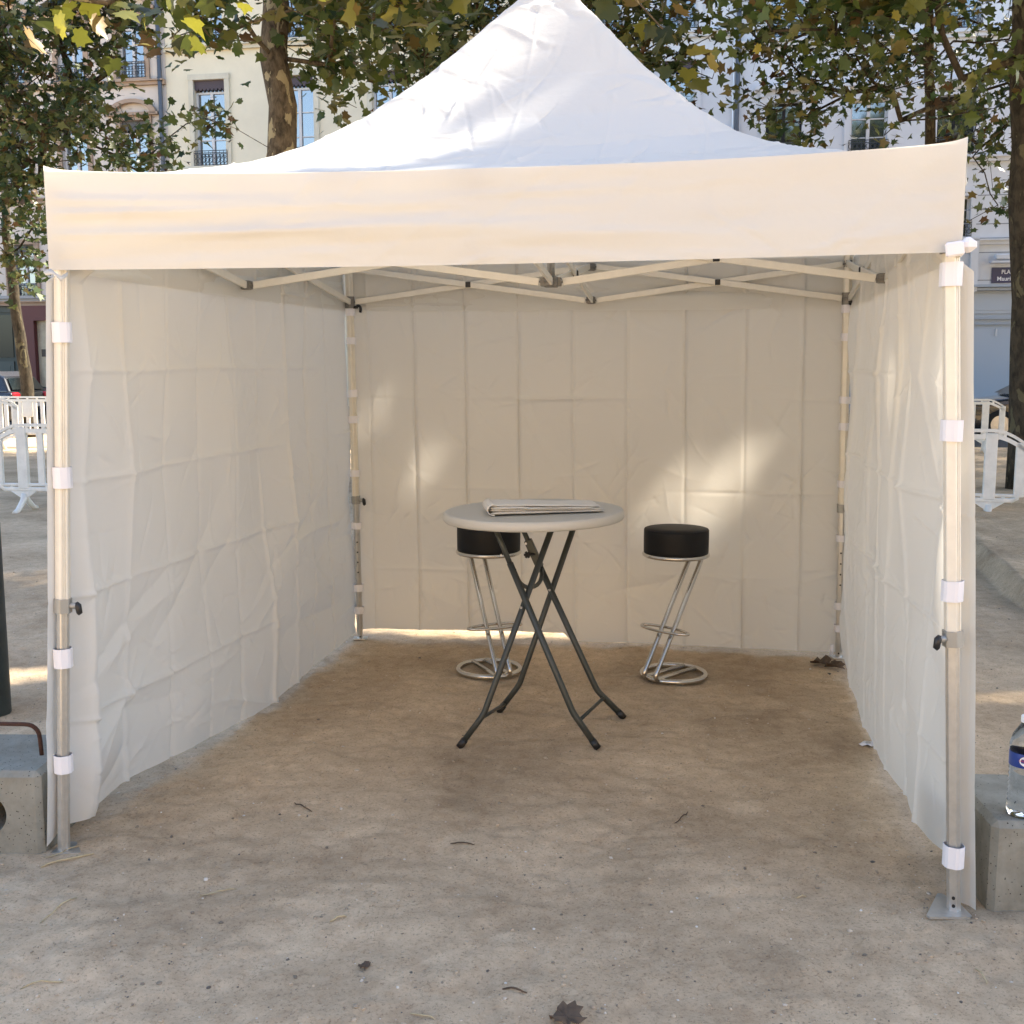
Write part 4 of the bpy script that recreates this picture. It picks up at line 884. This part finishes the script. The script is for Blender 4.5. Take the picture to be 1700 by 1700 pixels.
# right ground floor: white panelled front with a blue street sign
s4 = fs(1208)+.01
def loc4(px): return fs(px)-s4
mb = MB(); mb.box((12, .32, 1.92), (23.98, .5, 3.84)); mb.build('shopfront', mat('pale_blue_panelling', (.40, .46, .53), .5), B4)
mb = MB(); mb.box((12, -.04, 3.90), (23.9, .5, .07)); mb.box((12, -.0, 3.81), (23.9, .4, .08)); mb.box((12, .03, 2.95), (23.9, .12, .07)); mb.box((12, .04, 2.78), (23.9, .1, .05)); mb.build('shop_cornice', mat('cornice_blue_grey', (.36, .41, .47), .6), B4)
k0 = loc4(1640)
for k in range(-5, 4):
    xc = k0+k*2.3; mb = MB(); mb.box((xc, .05, 3.38), (1.9, .05, .58)); mb.box((xc, .03, 3.38), (1.65, .05, .38)); mb.build('fascia_panel', mat('pale_blue_panel', (.43, .49, .56), .5), B4)
    mb = MB(); mb.box((xc+.15, .05, 1.4), (1.75, .05, 2.45)); mb.build('shop_panel', MATS['pale_blue_panel'], B4)
mb = MB(); mb.box((loc4(1657), .0, fz(1657, 552)), (.05, .06, .22)); mb.build('door_handle', M_wfr, B4)
# rusticated joints on the first floor
mb = MB()
for k in range(6):
    z = 4.08+.42*k+.4*(k > 0); mb.box((12, -.002, z), (23.7, .012, .025))
mb.build('stone_joint', mat('joint_shadow_grey', (.22, .25, .29), .9), B4)
mb = MB(); mb.box((loc4(1612), -.12, fz(1612, 440)), (.22, .2, 1.6)); mb.build('pilaster', M_t3, B4)
sx_, sz_ = loc4(1672), 4.22
mb = MB(); mb.box((sx_, -.03, sz_), (.98, .03, .46)); sg = mb.build('street_sign', mat('enamel_blue', (.008, .018, .08), .35), B4)
fnt = mat('enamel_white', (.7, .72, .75), .4)
textmesh('PLACE', .17, 'lettering', fnt, sg, lambda x, y: (sx_+x*.9+.0, -.049, sz_+.09+y), bold=True)
textmesh('Maurice S', .17, 'lettering', fnt, sg, lambda x, y: (sx_+x, -.049, sz_-.11+y), bold=True)
mb = MB(); mb.box((loc4(1660), -.22, fz(1660, 436)), (.75, .3, .06)); mb.box((loc4(1660), -.22, fz(1660, 436)+.15), (.5, .25, .16), bev=.03); mb.build('wall_lamp', M_t3, B4)
# sunlit houses across the square behind the photographer
thing_b = thing('apartment_building', 'long sunlit ochre apartment house facing the tent across the square', 'building', (-36, -34, 0))
mb = MB(); mb.box((36, -5, 7.5), (72, 10, 15)); mb.build('wall', mat('ochre_render', (.74, .57, .34), .9, var=.08, scale=.6), thing_b)
mb = MB(); mb.box((36, -5, 15.2), (73, 11.4, .4)); mb.build('roof', mat('clay_tiles', (.35, .17, .10), .8), thing_b)
for r_ in range(4):
    for k in range(14):
        mb = MB(); mb.box((3+5*k, .02, 2.2+3.5*r_), (1.3, .08, 2.1)); mb.build('window', M_pane, thing_b)
# ------------------------------------------------------------------ trees
LEAF = np.array([(0, 0), (.20, -.12), (.44, -.04), (.40, .12), (.66, .26), (.50, .40), (.50, .62), (.27, .60), (.13, .78), (0, 1.0), (-.13, .78), (-.27, .60), (-.50, .62), (-.50, .40), (-.66, .26), (-.40, .12), (-.44, -.04), (-.20, -.12)], float)
LEAF2 = np.array([(0, 0), (.38, -.06), (.28, .14), (.58, .36), (.20, .50), (0, 1.0), (-.20, .50), (-.58, .36), (-.28, .14), (-.38, -.06)], float)
def leaves_mesh(pos, size, shape, r, name, m_, parent, droop=.6):
    n = len(pos); k = len(shape); 
    P = np.concatenate([[(0, .28)], shape]); x = P[:, 0]; y = P[:, 1]
    # random frames: tip direction mostly sideways and down
    th = r.uniform(0, 2*PI, n); dz = -np.abs(r.normal(.35, .5, n))*droop*1.6+r.uniform(0, .35, n)
    tip = np.stack([np.cos(th), np.sin(th), dz], 1); tip /= np.linalg.norm(tip, axis=1, keepdims=True)
    rn = r.normal(0, 1, (n, 3)); rn[:, 2] += 1.0
    side = np.cross(tip, rn); side /= np.linalg.norm(side, axis=1, keepdims=True); nor = np.cross(side, tip)
    curl = r.uniform(-.25, .55, n); fold = r.uniform(-.1, .5, n)
    sz = size*r.uniform(.6, 1.25, n)
    zz = -curl[:, None]*(y[None]-.3)**2+fold[:, None]*np.abs(x)[None]*.6
    V_ = pos[:, None, :]+sz[:, None, None]*(side[:, None, :]*x[None, :, None]+tip[:, None, :]*y[None, :, None]+nor[:, None, :]*zz[..., None])
    b_ = (np.arange(n)*(k+1))[:, None]; j = np.arange(k)
    Fc = np.stack([np.broadcast_to(b_, (n, k)), b_+1+j[None], b_+1+((j+1) % k)[None]], -1).reshape(-1, 3)
    return fastmesh(name, V_.reshape(-1, 3), Fc, m_, parent, smooth=False)
M_bark = None
def barkmat(name, c_dark, c_mid, c_pale, cut=.56):
    global N, L, tc
    m = bpy.data.materials.new(name); m.use_nodes = True; N = m.node_tree.nodes; L = m.node_tree.links; b = N['Principled BSDF']; b.inputs['Roughness'].default_value = .9; b.inputs['Specular IOR Level'].default_value = .15
    tc = N.new('ShaderNodeTexCoord'); mpn = N.new('ShaderNodeMapping'); mpn.inputs['Scale'].default_value = (1, 1, .45); L.new(tc.outputs['Object'], mpn.inputs[0])
    def nn(s, d, r_): 
        q = N.new('ShaderNodeTexNoise'); q.inputs['Scale'].default_value = s; q.inputs['Detail'].default_value = d; q.inputs['Roughness'].default_value = r_; q.inputs['Distortion'].default_value = .5; L.new(mpn.outputs[0], q.inputs['Vector']); return q
    a = nn(14, 7, .65); c1_ = N.new('ShaderNodeValToRGB'); e = c1_.color_ramp.elements; e[0].position = .35; e[0].color = (*c_dark, 1); e[1].position = .6; e[1].color = (*c_mid, 1); L.new(a.outputs['Fac'], c1_.inputs['Fac'])
    a2_ = nn(6.5, 4, .55); c2_ = N.new('ShaderNodeValToRGB'); e = c2_.color_ramp.elements; e[0].position = cut; e[0].color = (0, 0, 0, 1); e[1].position = cut+.015; e[1].color = (1, 1, 1, 1); L.new(a2_.outputs['Fac'], c2_.inputs['Fac'])
    q = N.new('ShaderNodeMix'); q.data_type = 'RGBA'; L.new(c2_.outputs[0], q.inputs[0]); L.new(c1_.outputs[0], q.inputs[6]); q.inputs[7].default_value = (*c_pale, 1); L.new(q.outputs[2], b.inputs['Base Color'])
    bb = N.new('ShaderNodeBump'); bb.inputs['Strength'].default_value = .8; bb.inputs['Distance'].default_value = .03; L.new(a.outputs['Fac'], bb.inputs['Height'])
    b3 = N.new('ShaderNodeBump'); b3.invert = True; b3.inputs['Strength'].default_value = .6; b3.inputs['Distance'].default_value = .015; L.new(c2_.outputs[0], b3.inputs['Height']); L.new(bb.outputs[0], b3.inputs['Normal']); L.new(b3.outputs[0], b.inputs['Normal'])
    return m
M_bark = barkmat('plane_bark', (.055, .045, .032), (.17, .135, .09), (.36, .31, .19)); M_bark2 = barkmat('dark_plane_bark', (.03, .027, .02), (.075, .062, .045), (.13, .115, .07), .60)
M_ball = mat('seed_ball', (.035, .028, .018), .9)
def in_gap(P, gaps):
    """openings in the crowns: True where the sunbeam through P should reach one of the given sunlit patches"""
    keep = np.zeros(len(P), bool); s = np.array(SUN[:])
    for (cx, cy, z0, rx, ry, rot) in gaps:
        part_ = cy > 6 and z0 > .5
        t_ = (P[:, 2]-z0)/s[2]; gx_ = P[:, 0]-s[0]*t_-cx; gy_ = P[:, 1]-s[1]*t_-cy
        a = gx_*math.cos(rot)+gy_*math.sin(rot); b_ = -gx_*math.sin(rot)+gy_*math.cos(rot)
        keep |= ((a/rx)**2+(b_/ry)**2 < 1) & ((not part_) | (vnoise(gx_*6, gy_*6, 5) > -.12))
    t_ = (P[:, 2]-2.45)/s[2]; gx_ = P[:, 0]-s[0]*t_; gy_ = P[:, 1]-s[1]*t_     # broken light over the roof
    keep |= (((gx_-.65)/1.35)**2+((gy_-4.2)/1.1)**2 < 1) & (fbm(gx_*1.2-gy_*.4, gy_*3.2-gx_*1.2, 2, 71) > .12)
    return keep
GAPS = [(.0, 6.85, 0, 1.4, .42, -.15), (-2.5, 5.75, 0, .9, .2, .1), (2.6, 5.35, 0, .7, .16, .0),
        (1.18, 3.31, 1.1, .80, .23, .55), (1.62, 4.3, 1.8, .5, .12, 1.35), (-.52, 6.45, 1.10, .36, .18, .5), (-.1, 6.4, 1.0, .25, .14, .5), (1.10, 6.22, .95, .42, .20, .5), (1.45, 6.15, 1.25, .25, .13, .5), (.75, 6.28, .90, .28, .14, .5), (1.15, 6.2, 1.55, .14, .08, .5)]
def make_tree(name, label, base, top, r_tr, lobes, ncl, leaf, nleaf, seed, leafm, barkm, shape, group='plane trees around the square', trunk_mid=None, balls=0, tr_top=.6, limb_r=.05, hide=False):
    r = np.random.default_rng(seed); base = Vector(base); top = Vector(top)
    t_ = thing(name, label, 'tree', base, 0, group)
    nodes = []; par = []
    nseg = 14; path = [base.lerp(top, k/nseg) for k in range(nseg+1)]
    if trunk_mid is not None: path = bez(base, trunk_mid, top, nseg)
    for k, p in enumerate(path):
        j = Vector((r.normal(0, .03), r.normal(0, .03), 0))*(0 if k == 0 else 1)*r_tr*5; nodes.append(np.array((p+j)[:])); par.append(k-1)
    # cluster centres in the lobes
    C = []
    wts = np.array([l[1][0]*l[1][1]*l[1][2] for l in lobes])**.8; wts = wts*np.array([len(l) < 3 for l in lobes]); cnt = [l[2] if len(l) > 2 else max(3, int(a_w)) for l, a_w in zip(lobes, wts/wts.sum()*ncl)]
    for (c, rad, *dn), n in zip(lobes, cnt):
        q = r.normal(0, 1, (n, 3)); q /= np.linalg.norm(q, axis=1, keepdims=True); q *= (r.random(n)**.42)[:, None]; C.append(np.array(c[:])+q*np.array(rad))
    Dn = np.concatenate([np.full(len(c_), (len(l) > 2 and l[2] > 100)) for c_, l in zip(C, lobes)]); C = np.concatenate(C)  # flags the dense high lobes out of view, added to shade the ground
    den = fbm(C[:, 0]*.7+C[:, 2]*.4, C[:, 1]*.7+C[:, 2]*.6, 2, seed); ok_ = (den > -.20) | Dn; C = C[ok_]; Dn = Dn[ok_]
    t0 = nodes[int(nseg*tr_top)]; od_ = np.argsort(np.linalg.norm(C-t0, axis=1)); C = C[od_]; Dn = Dn[od_]
    plen = [0.0]*len(nodes); start = int(nseg*tr_top*.85)
    ends = []
    for c in C:
        A = np.array(nodes[start:]); d = np.linalg.norm(A-c, axis=1)+.22*np.array(plen[start:])+.6*np.maximum(0, A[:, 2]-c[2]-.2); k = int(np.argmin(d))+start
        p0 = nodes[k]; L0 = np.linalg.norm(c-p0); ns = max(1, int(L0/.45)); pk = k
        for q in range(1, ns+1):
            f_ = q/ns; p = p0+(c-p0)*f_+np.array([0, 0, .10*L0*math.sin(f_*PI)*r.uniform(-.3, 1)])+(r.normal(0, .05, 3) if q < ns else 0)
            nodes.append(p); par.append(pk); plen.append(plen[pk]+L0/ns); pk = len(nodes)-1
        ends.append(pk)
    cntd = np.zeros(len(nodes))
    for e_ in ends: cntd[e_] += 1
    for k in range(len(nodes)-1, 0, -1):
        if par[k] >= 0: cntd[par[k]] += cntd[k]
    tot = cntd[0]; rad = np.maximum(.0045, limb_r*np.sqrt(cntd/tot)*1.6)
    for k in range(nseg+1): rad[k] = r_tr*(1-.45*k/nseg)*(1.15 if k == 0 else 1)
    base_np = np.array(base[:])
    # trunk
    mb = MB(); mb.tube([Vector(nodes[k]-base_np) for k in range(nseg+1)], [float(rad[k]) for k in range(nseg+1)], 18); mb.build('trunk', barkm, t_)
    N_ = np.array(nodes); idx = [k for k in range(nseg+1, len(nodes))]
    a = N_[[par[k] for k in idx]]-base_np; b_ = N_[idx]-base_np; ra = np.array([min(rad[par[k]], max(rad[k]*1.15, .0045)) for k in idx]); rb = rad[idx]
    t2 = b_-a; t2 /= np.linalg.norm(t2, axis=1, keepdims=True)+1e-9; u = np.cross(t2, np.array([.31, .2, .93])); u /= np.linalg.norm(u, axis=1, keepdims=True)+1e-9; w = np.cross(t2, u)
    ns = 6; an = np.arange(ns)*2*PI/ns; ring = (np.cos(an)[None, :, None]*u[:, None]+np.sin(an)[None, :, None]*w[:, None])
    Vv = np.concatenate([a[:, None]+ring*ra[:, None, None], b_[:, None]+ring*rb[:, None, None]], 1).reshape(-1, 3); o_ = (np.arange(len(idx))*2*ns)[:, None]; j = np.arange(ns)
    Fc = np.stack([o_+j, o_+(j+1) % ns, o_+ns+(j+1) % ns, o_+ns+j], -1).reshape(-1, 4); fastmesh('branches', Vv, Fc, barkm, t_)
    E_ = N_[ends]
    # leaves along the last bits of each twig
    n = nleaf; pos = np.repeat(E_, n, axis=0)+np.clip(r.normal(0, .24, (len(E_)*n, 3)), -.6, .6)*np.array([1, 1, .85]); 
    szs = np.full(len(pos), leaf)
    if Dn.any():
        p2 = np.repeat(E_[Dn], 30, axis=0); p2 = p2+r.normal(0, .42, p2.shape)*np.array([1, 1, .5]); pos = np.concatenate([pos, p2]); szs = np.r_[szs, np.full(len(p2), .24)]  # extra large leaves so the added shading lobes block the sun
    kp = ~in_gap(pos, GAPS); pos = pos[kp]; szs = szs[kp]
    leaves_mesh(pos-base_np, szs, shape, r, 'crown', leafm, t_)
    if balls:
        ks = r.choice(len(E_), min(balls, 90)); sm_ = None
        for k in ks:
            p = E_[k]+r.normal(0, .2, 3)-base_np
            if sm_ is None:
                mb = MB(); mb.tube([(0, 0, .22), (0, 0, 0)], .002, 4); mb.tube([(0, 0, .016), (0, 0, .011), (0, 0, .002), (0, 0, -.008), (0, 0, -.014)], [.004, .012, .0155, .012, .004], 8); so_ = mb.build('seed_ball', M_ball, t_); sm_ = so_.data
            else: so_ = link(bpy.data.objects.new('seed_ball', sm_), t_)
            so_.location = Vector(p)-Vector((0, 0, .22)); so_.rotation_euler = (r.normal(0, .15), r.normal(0, .15), 0)
    return t_
def lobe(px, py, Y, rx, ry, rz_): return (at(px, py, Y), (rx, ry, rz_))
# T1: tall mottled trunk left of the peak
b1_ = at(463, 600, 15); b1_.z = -.02
make_tree('plane_tree', 'plane tree with thick flaking mottled trunk rising behind the tent roof', b1_, at(450, -330, 15.2), .25,
    [lobe(325, 10, 13.5, .6, 1.0, .6), lobe(360, 180, 14.5, .45, .7, .5), lobe(560, 70, 15.6, .72, 1.0, .95), lobe(590, 190, 15.6, .42, .7, .35), lobe(420, -300, 14.5, 2.2, 2, .9), lobe(590, -60, 13.5, 1.6, 1.6, .8), lobe(250, -120, 13.0, 1.3, 1.5, .8), (Vector((2.5, 15.5, 8.9)), (4.8, 3.0, .8), 260), (Vector((1, 18.8, 10.2)), (4.5, 3, .9), 150)], 270, .15, 17, 21, M_leaf, M_bark, LEAF, balls=80, tr_top=.62, limb_r=.06)
# T3: slim trunk at the far left, dense dark crown
b3_ = at(52, 700, 24.5); b3_.z = -.02
make_tree('plane_tree', 'slim plane tree at the far left with dense dark foliage', b3_, at(5, 330, 24.5), .15,
    [lobe(60, 130, 22, 1.5, 1.6, 1.6), lobe(170, 215, 22, 1.6, 1.5, .75), lobe(40, 330, 23, .95, 1.3, 1.3), lobe(20, 20, 21, 1.6, 1.5, 1.2), lobe(250, 270, 23, .9, 1.0, .35), lobe(190, 30, 22, .8, 1.0, .8), lobe(330, 210, 22.5, .6, .8, .6), lobe(-90, 150, 23, 2.0, 2.0, 2.6), lobe(30, 440, 23.5, .55, 1.0, .55), lobe(100, -120, 22, 3, 2, 1.3), (Vector((-4, 22, 11)), (4.5, 4, 1.0), 160)], 640, .18, 16, 23, M_leaf_far, M_bark2, LEAF2, balls=90, limb_r=.08, tr_top=.8)
# T5: behind the peak
b5_ = at(760, 600, 21); b5_.z = -.02
make_tree('plane_tree', 'plane tree hidden behind the tent peak with branches showing either side', b5_, at(742, -120, 21), .15,
    [lobe(760, 60, 19.5, 1.2, 1.4, 1.0), lobe(620, 40, 20, .9, 1.3, .8), lobe(690, 140, 20, .55, .9, .5), lobe(880, -20, 20, 1.6, 1.5, .9), lobe(1040, 40, 19, 1.0, 1.3, .95), lobe(1120, 110, 19, .75, 1.0, .75), lobe(740, -150, 20, 2.6, 2, 1.2), lobe(1150, 10, 19.5, .8, 1.0, .6), (Vector((6, 20, 10.8)), (5, 4.5, 1.0), 230), (Vector((2, 24.5, 11.2)), (5, 3, .9), 170)], 380, .17, 15, 25, M_leaf_far, M_bark2, LEAF2, balls=50, limb_r=.09, tr_top=.8)
# T4: right of centre
b4_ = at(1560, 600, 21.5); b4_.z = -.02
make_tree('plane_tree', 'plane tree with thin dark trunk above the right corner of the tent', b4_, at(1538, -160, 21.5), .13,
    [lobe(1330, 60, 19, 1.1, 1.2, .8), lobe(1420, 130, 19.5, 1.3, 1.3, 1.1), lobe(1300, 180, 20, .75, 1.0, .7), lobe(1500, 80, 20, 1.2, 1.3, 1.1), lobe(1580, 180, 20, .9, 1.2, .9), lobe(1640, 310, 21, .7, .9, 1.0), lobe(1690, 120, 21, 1.4, 1.3, 1.6), lobe(1500, -120, 20, 3, 2, 1.3), lobe(1250, 20, 18.5, .55, .9, .5), (Vector((14, 21, 11)), (5, 4.5, 1.2), 230), (Vector((19.5, 25, 11)), (5, 4.5, 1.2), 180)], 520, .165, 13, 27, M_leaf_far, M_bark2, LEAF2, balls=120, limb_r=.10, tr_top=.7)
# T2: big dark trunk on the right edge
b2_ = gnd(1708, 815); b2_.z = -.02
make_tree('plane_tree', 'plane tree with thick dark trunk at the right edge behind the barrier', b2_, at(1704, -420, 13.6), .25,
    [lobe(1400, 20, 12.5, .7, 1.0, .4), lobe(1270, 20, 12, .35, .8, .3), lobe(1560, -50, 12, 1.0, 1.2, .5), lobe(1640, 130, 12.8, .3, .5, .4), (Vector((10.5, 14, 8.2)), (4.2, 3.4, 1.1), 260), (Vector((14, 17, 9.5)), (4.2, 4.2, 1.1), 200), (Vector((6.2, 12.2, 6.6)), (2.2, 1.8, .8))], 110, .14, 17, 29, M_leaf, M_bark2, LEAF, balls=60, limb_r=.10, tr_top=.60)
# near crowns overhead
make_tree('plane_tree', 'plane tree out of frame on the right whose crown shades the tent', (7.6, 7.4, 0), (7.0, 7.6, 6.5), .24,
    [(Vector((6.8, 7.0, 6.6)), (2.8, 2.6, .9), 130), (Vector((10, 8.5, 7.6)), (3.2, 3.0, 1.2), 190), (Vector((3.4, 8.6, 5.35)), (1.2, .8, .28), 12), (Vector((7.6, 4.8, 6.9)), (2.8, 2.2, 1.0), 150), (Vector((6.0, 4.6, 6.2)), (.8, .8, .5)), (Vector((4.4, 10.2, 7.4)), (3.0, 2.6, .7), 170), (Vector((12, 4.6, 8.8)), (2.8, 3.2, 1.2), 140)], 30, .17, 18, 31, M_leaf, M_bark, LEAF, limb_r=.12, tr_top=.7)
make_tree('plane_tree', 'plane tree out of frame on the left with yellow leaves tinted as if sunlit hanging into the picture', (-7.2, 8.6, 0), (-6.2, 8.6, 6.3), .22,
[(at(20, -10, 8.6), (.25, .2, .1), 3), (at(190, 0, 8.7), (.2, .2, .08), 2), (at(330, -10, 8.7), (.2, .2, .06), 2), (at(690, -30, 9), (.35, .2, .06), 4), (at(1125, 70, 9), (.1, .2, .06), 1), (at(1040, -20, 9), (.15, .2, .05), 2), (at(560, -60, 8.8), (.3, .2, .08), 3), (Vector((-6.0, 9, 7)), (3, 3, 1.2))], 60, .17, 9, 33, leafmat('sun_tinted_leaf', [(0, (.03, .04, .014)), (.45, (.07, .08, .02)), (.7, (.16, .16, .03)), (.85, (.21, .20, .04)), (.93, (.20, .11, .04)), (1, (.30, .27, .055))], .35), M_bark, LEAF, limb_r=.035, tr_top=.7, balls=20)  # bright yellow in the leaf colour stands in for sunlight on them
for k, (x_, y_) in enumerate(((-13, -24), (1.5, -25), (14, -24))):
    make_tree('plane_tree', ['plane tree across the square at the left, reflected in the windows', 'plane tree across the square in the middle, reflected in the windows', 'plane tree across the square at the right, reflected in the windows'][k], (x_, y_, 0), (x_+.3, y_, 7.5), .25, [(Vector((x_, y_, 8)), (4.5, 3.5, 2.8))], 150, .34, 14, 41+k, M_leaf, M_bark, LEAF2, limb_r=.1)
# ------------------------------------------------------------------ small things on the ground
n = 16000; r = np.random.default_rng(8)
yy = 1.8+(r.random(n)**1.9)*8; xx = r.uniform(-1, 1, n)*(.55*yy+.4)+.1
ico = bmesh.new(); bmesh.ops.create_icosphere(ico, subdivisions=1, radius=1); iv = np.array([v.co[:] for v in ico.verts]); ifc = np.array([[v.index for v in f.verts] for f in ico.faces]); ico.free()
hz_ = ground_h(xx, yy); sz = np.clip(r.lognormal(-6.05, .5, n), .0011, .009); sz[:320] = r.uniform(.0045, .0095, 320)
sc_ = sz[:, None]*r.uniform(.6, 1.3, (n, 3))*np.array([1, 1, .65]); V_ = iv[None]*sc_[:, None, :]*(1+.18*r.normal(0, 1, (n, 12, 1))); V_ += np.stack([xx, yy, hz_+sz*.05], 1)[:, None]
Fc = (ifc[None]+(np.arange(n)*12)[:, None, None]).reshape(-1, 3); o = fastmesh('gravel', V_.reshape(-1, 3), Fc, M_peb, None, True); o['kind'] = 'stuff'; o['label'] = 'loose pebbles and grit scattered over the sandy ground'; o['category'] = 'gravel'
def straw(px0, py0, px1, py1, label, m_=M_straw, r_=.0022, cat='straw', nm='straw', grp='straws lying on the sand'):
    a = gnd(px0, py0); b_ = gnd(px1, py1); c_ = (a+b_)/2; t_ = []
    for k in range(7):
        p = a.lerp(b_, k/6); p.z = gh(p.x, p.y)+r_*.9+.006*math.sin(k/6*PI); p += Vector((random.gauss(0, .0018), random.gauss(0, .0018), 0)); t_.append(p-Vector((c_.x, c_.y, 0)))
    mb = MB(); mb.tube(t_, [r_*.7, r_, r_, r_*1.1, r_, r_*.9, r_*.5], 6); o = mb.build(nm, m_); o.location = (c_.x, c_.y, 0); return setp(o, label, cat, grp)
straw(66, 1437, 155, 1417, 'long pale straw lying beside the foot of the left front leg', r_=.0035)
straw(74, 1425, 132, 1406, 'thin straw touching the left front leg', r_=.0018)
straw(65, 1533, 125, 1493, 'pale straw slanting on the sand at the lower left')
straw(33, 1646, 104, 1633, 'pale straw at the bottom left corner of the sand')
straw(333, 1486, 392, 1473, 'forked pale straw on the sand left of centre')
straw(548, 1536, 575, 1529, 'short pale straw chip on the sand near the middle', r_=.003)
straw(684, 1686, 722, 1700, 'pale straw at the bottom edge left of the dead leaf')
straw(1322, 1490, 1338, 1486, 'short pale straw on the sand left of the right front foot')
straw(1622, 1604, 1640, 1629, 'thin straw on the sand at the lower right')
straw(488, 1335, 516, 1350, 'small dark curved twig on the sand under the tent, left', M_dead, .0025, 'twig', 'twig', 'dark twigs on the sand')
straw(748, 1404, 788, 1408, 'straight dark twig on the sand in front of the table', M_dead, .0025, 'twig', 'twig', 'dark twigs on the sand')
straw(836, 1646, 876, 1655, 'thin dark twig on the sand near the bottom middle', M_dead, .0025, 'twig', 'twig', 'dark twigs on the sand')
straw(1120, 1372, 1142, 1345, 'dark bent twig on the sand right of the table', M_dead, .002, 'twig', 'twig', 'dark twigs on the sand')
def crumpled(px, py, s, label, seed):
    p = gnd(px, py); p.z = gh(p.x, p.y)+s*.12; r = np.random.default_rng(seed); n = len(LEAF); V_ = [Vector((0, .3*s, 0))]+[Vector((x*s, y*s, s*.35*abs(x)+r.normal(0, .06)*s)) for x, y in LEAF]
    R_ = Matrix.Rotation(r.uniform(0, 6), 3, 'Z'); mb = MB(); mb.add([R_@v for v in V_], [(0, 1+k, 1+(k+1) % n) for k in range(n)]); o = mb.build('fallen_leaf', M_dead); o.location = p
    md = o.modifiers.new('s', 'SUBSURF'); md.subdivision_type = 'SIMPLE'; md.levels = md.render_levels = 2; md = o.modifiers.new('t', 'SOLIDIFY'); md.thickness = .0015; return setp(o, label, 'leaf', 'fallen leaves on the sand')
crumpled(925, 1692, .085, 'crumpled dark leaf at the bottom edge of the sand', 3)
crumpled(610, 1612, .032, 'small torn dark leaf on the sand left of centre', 4)
crumpled(1352, 1102, .12, 'brown leaf by the rear right tent leg, nearest the wall', 5)
crumpled(1378, 1108, .10, 'brown leaf lying in front of the rear right tent leg', 6)
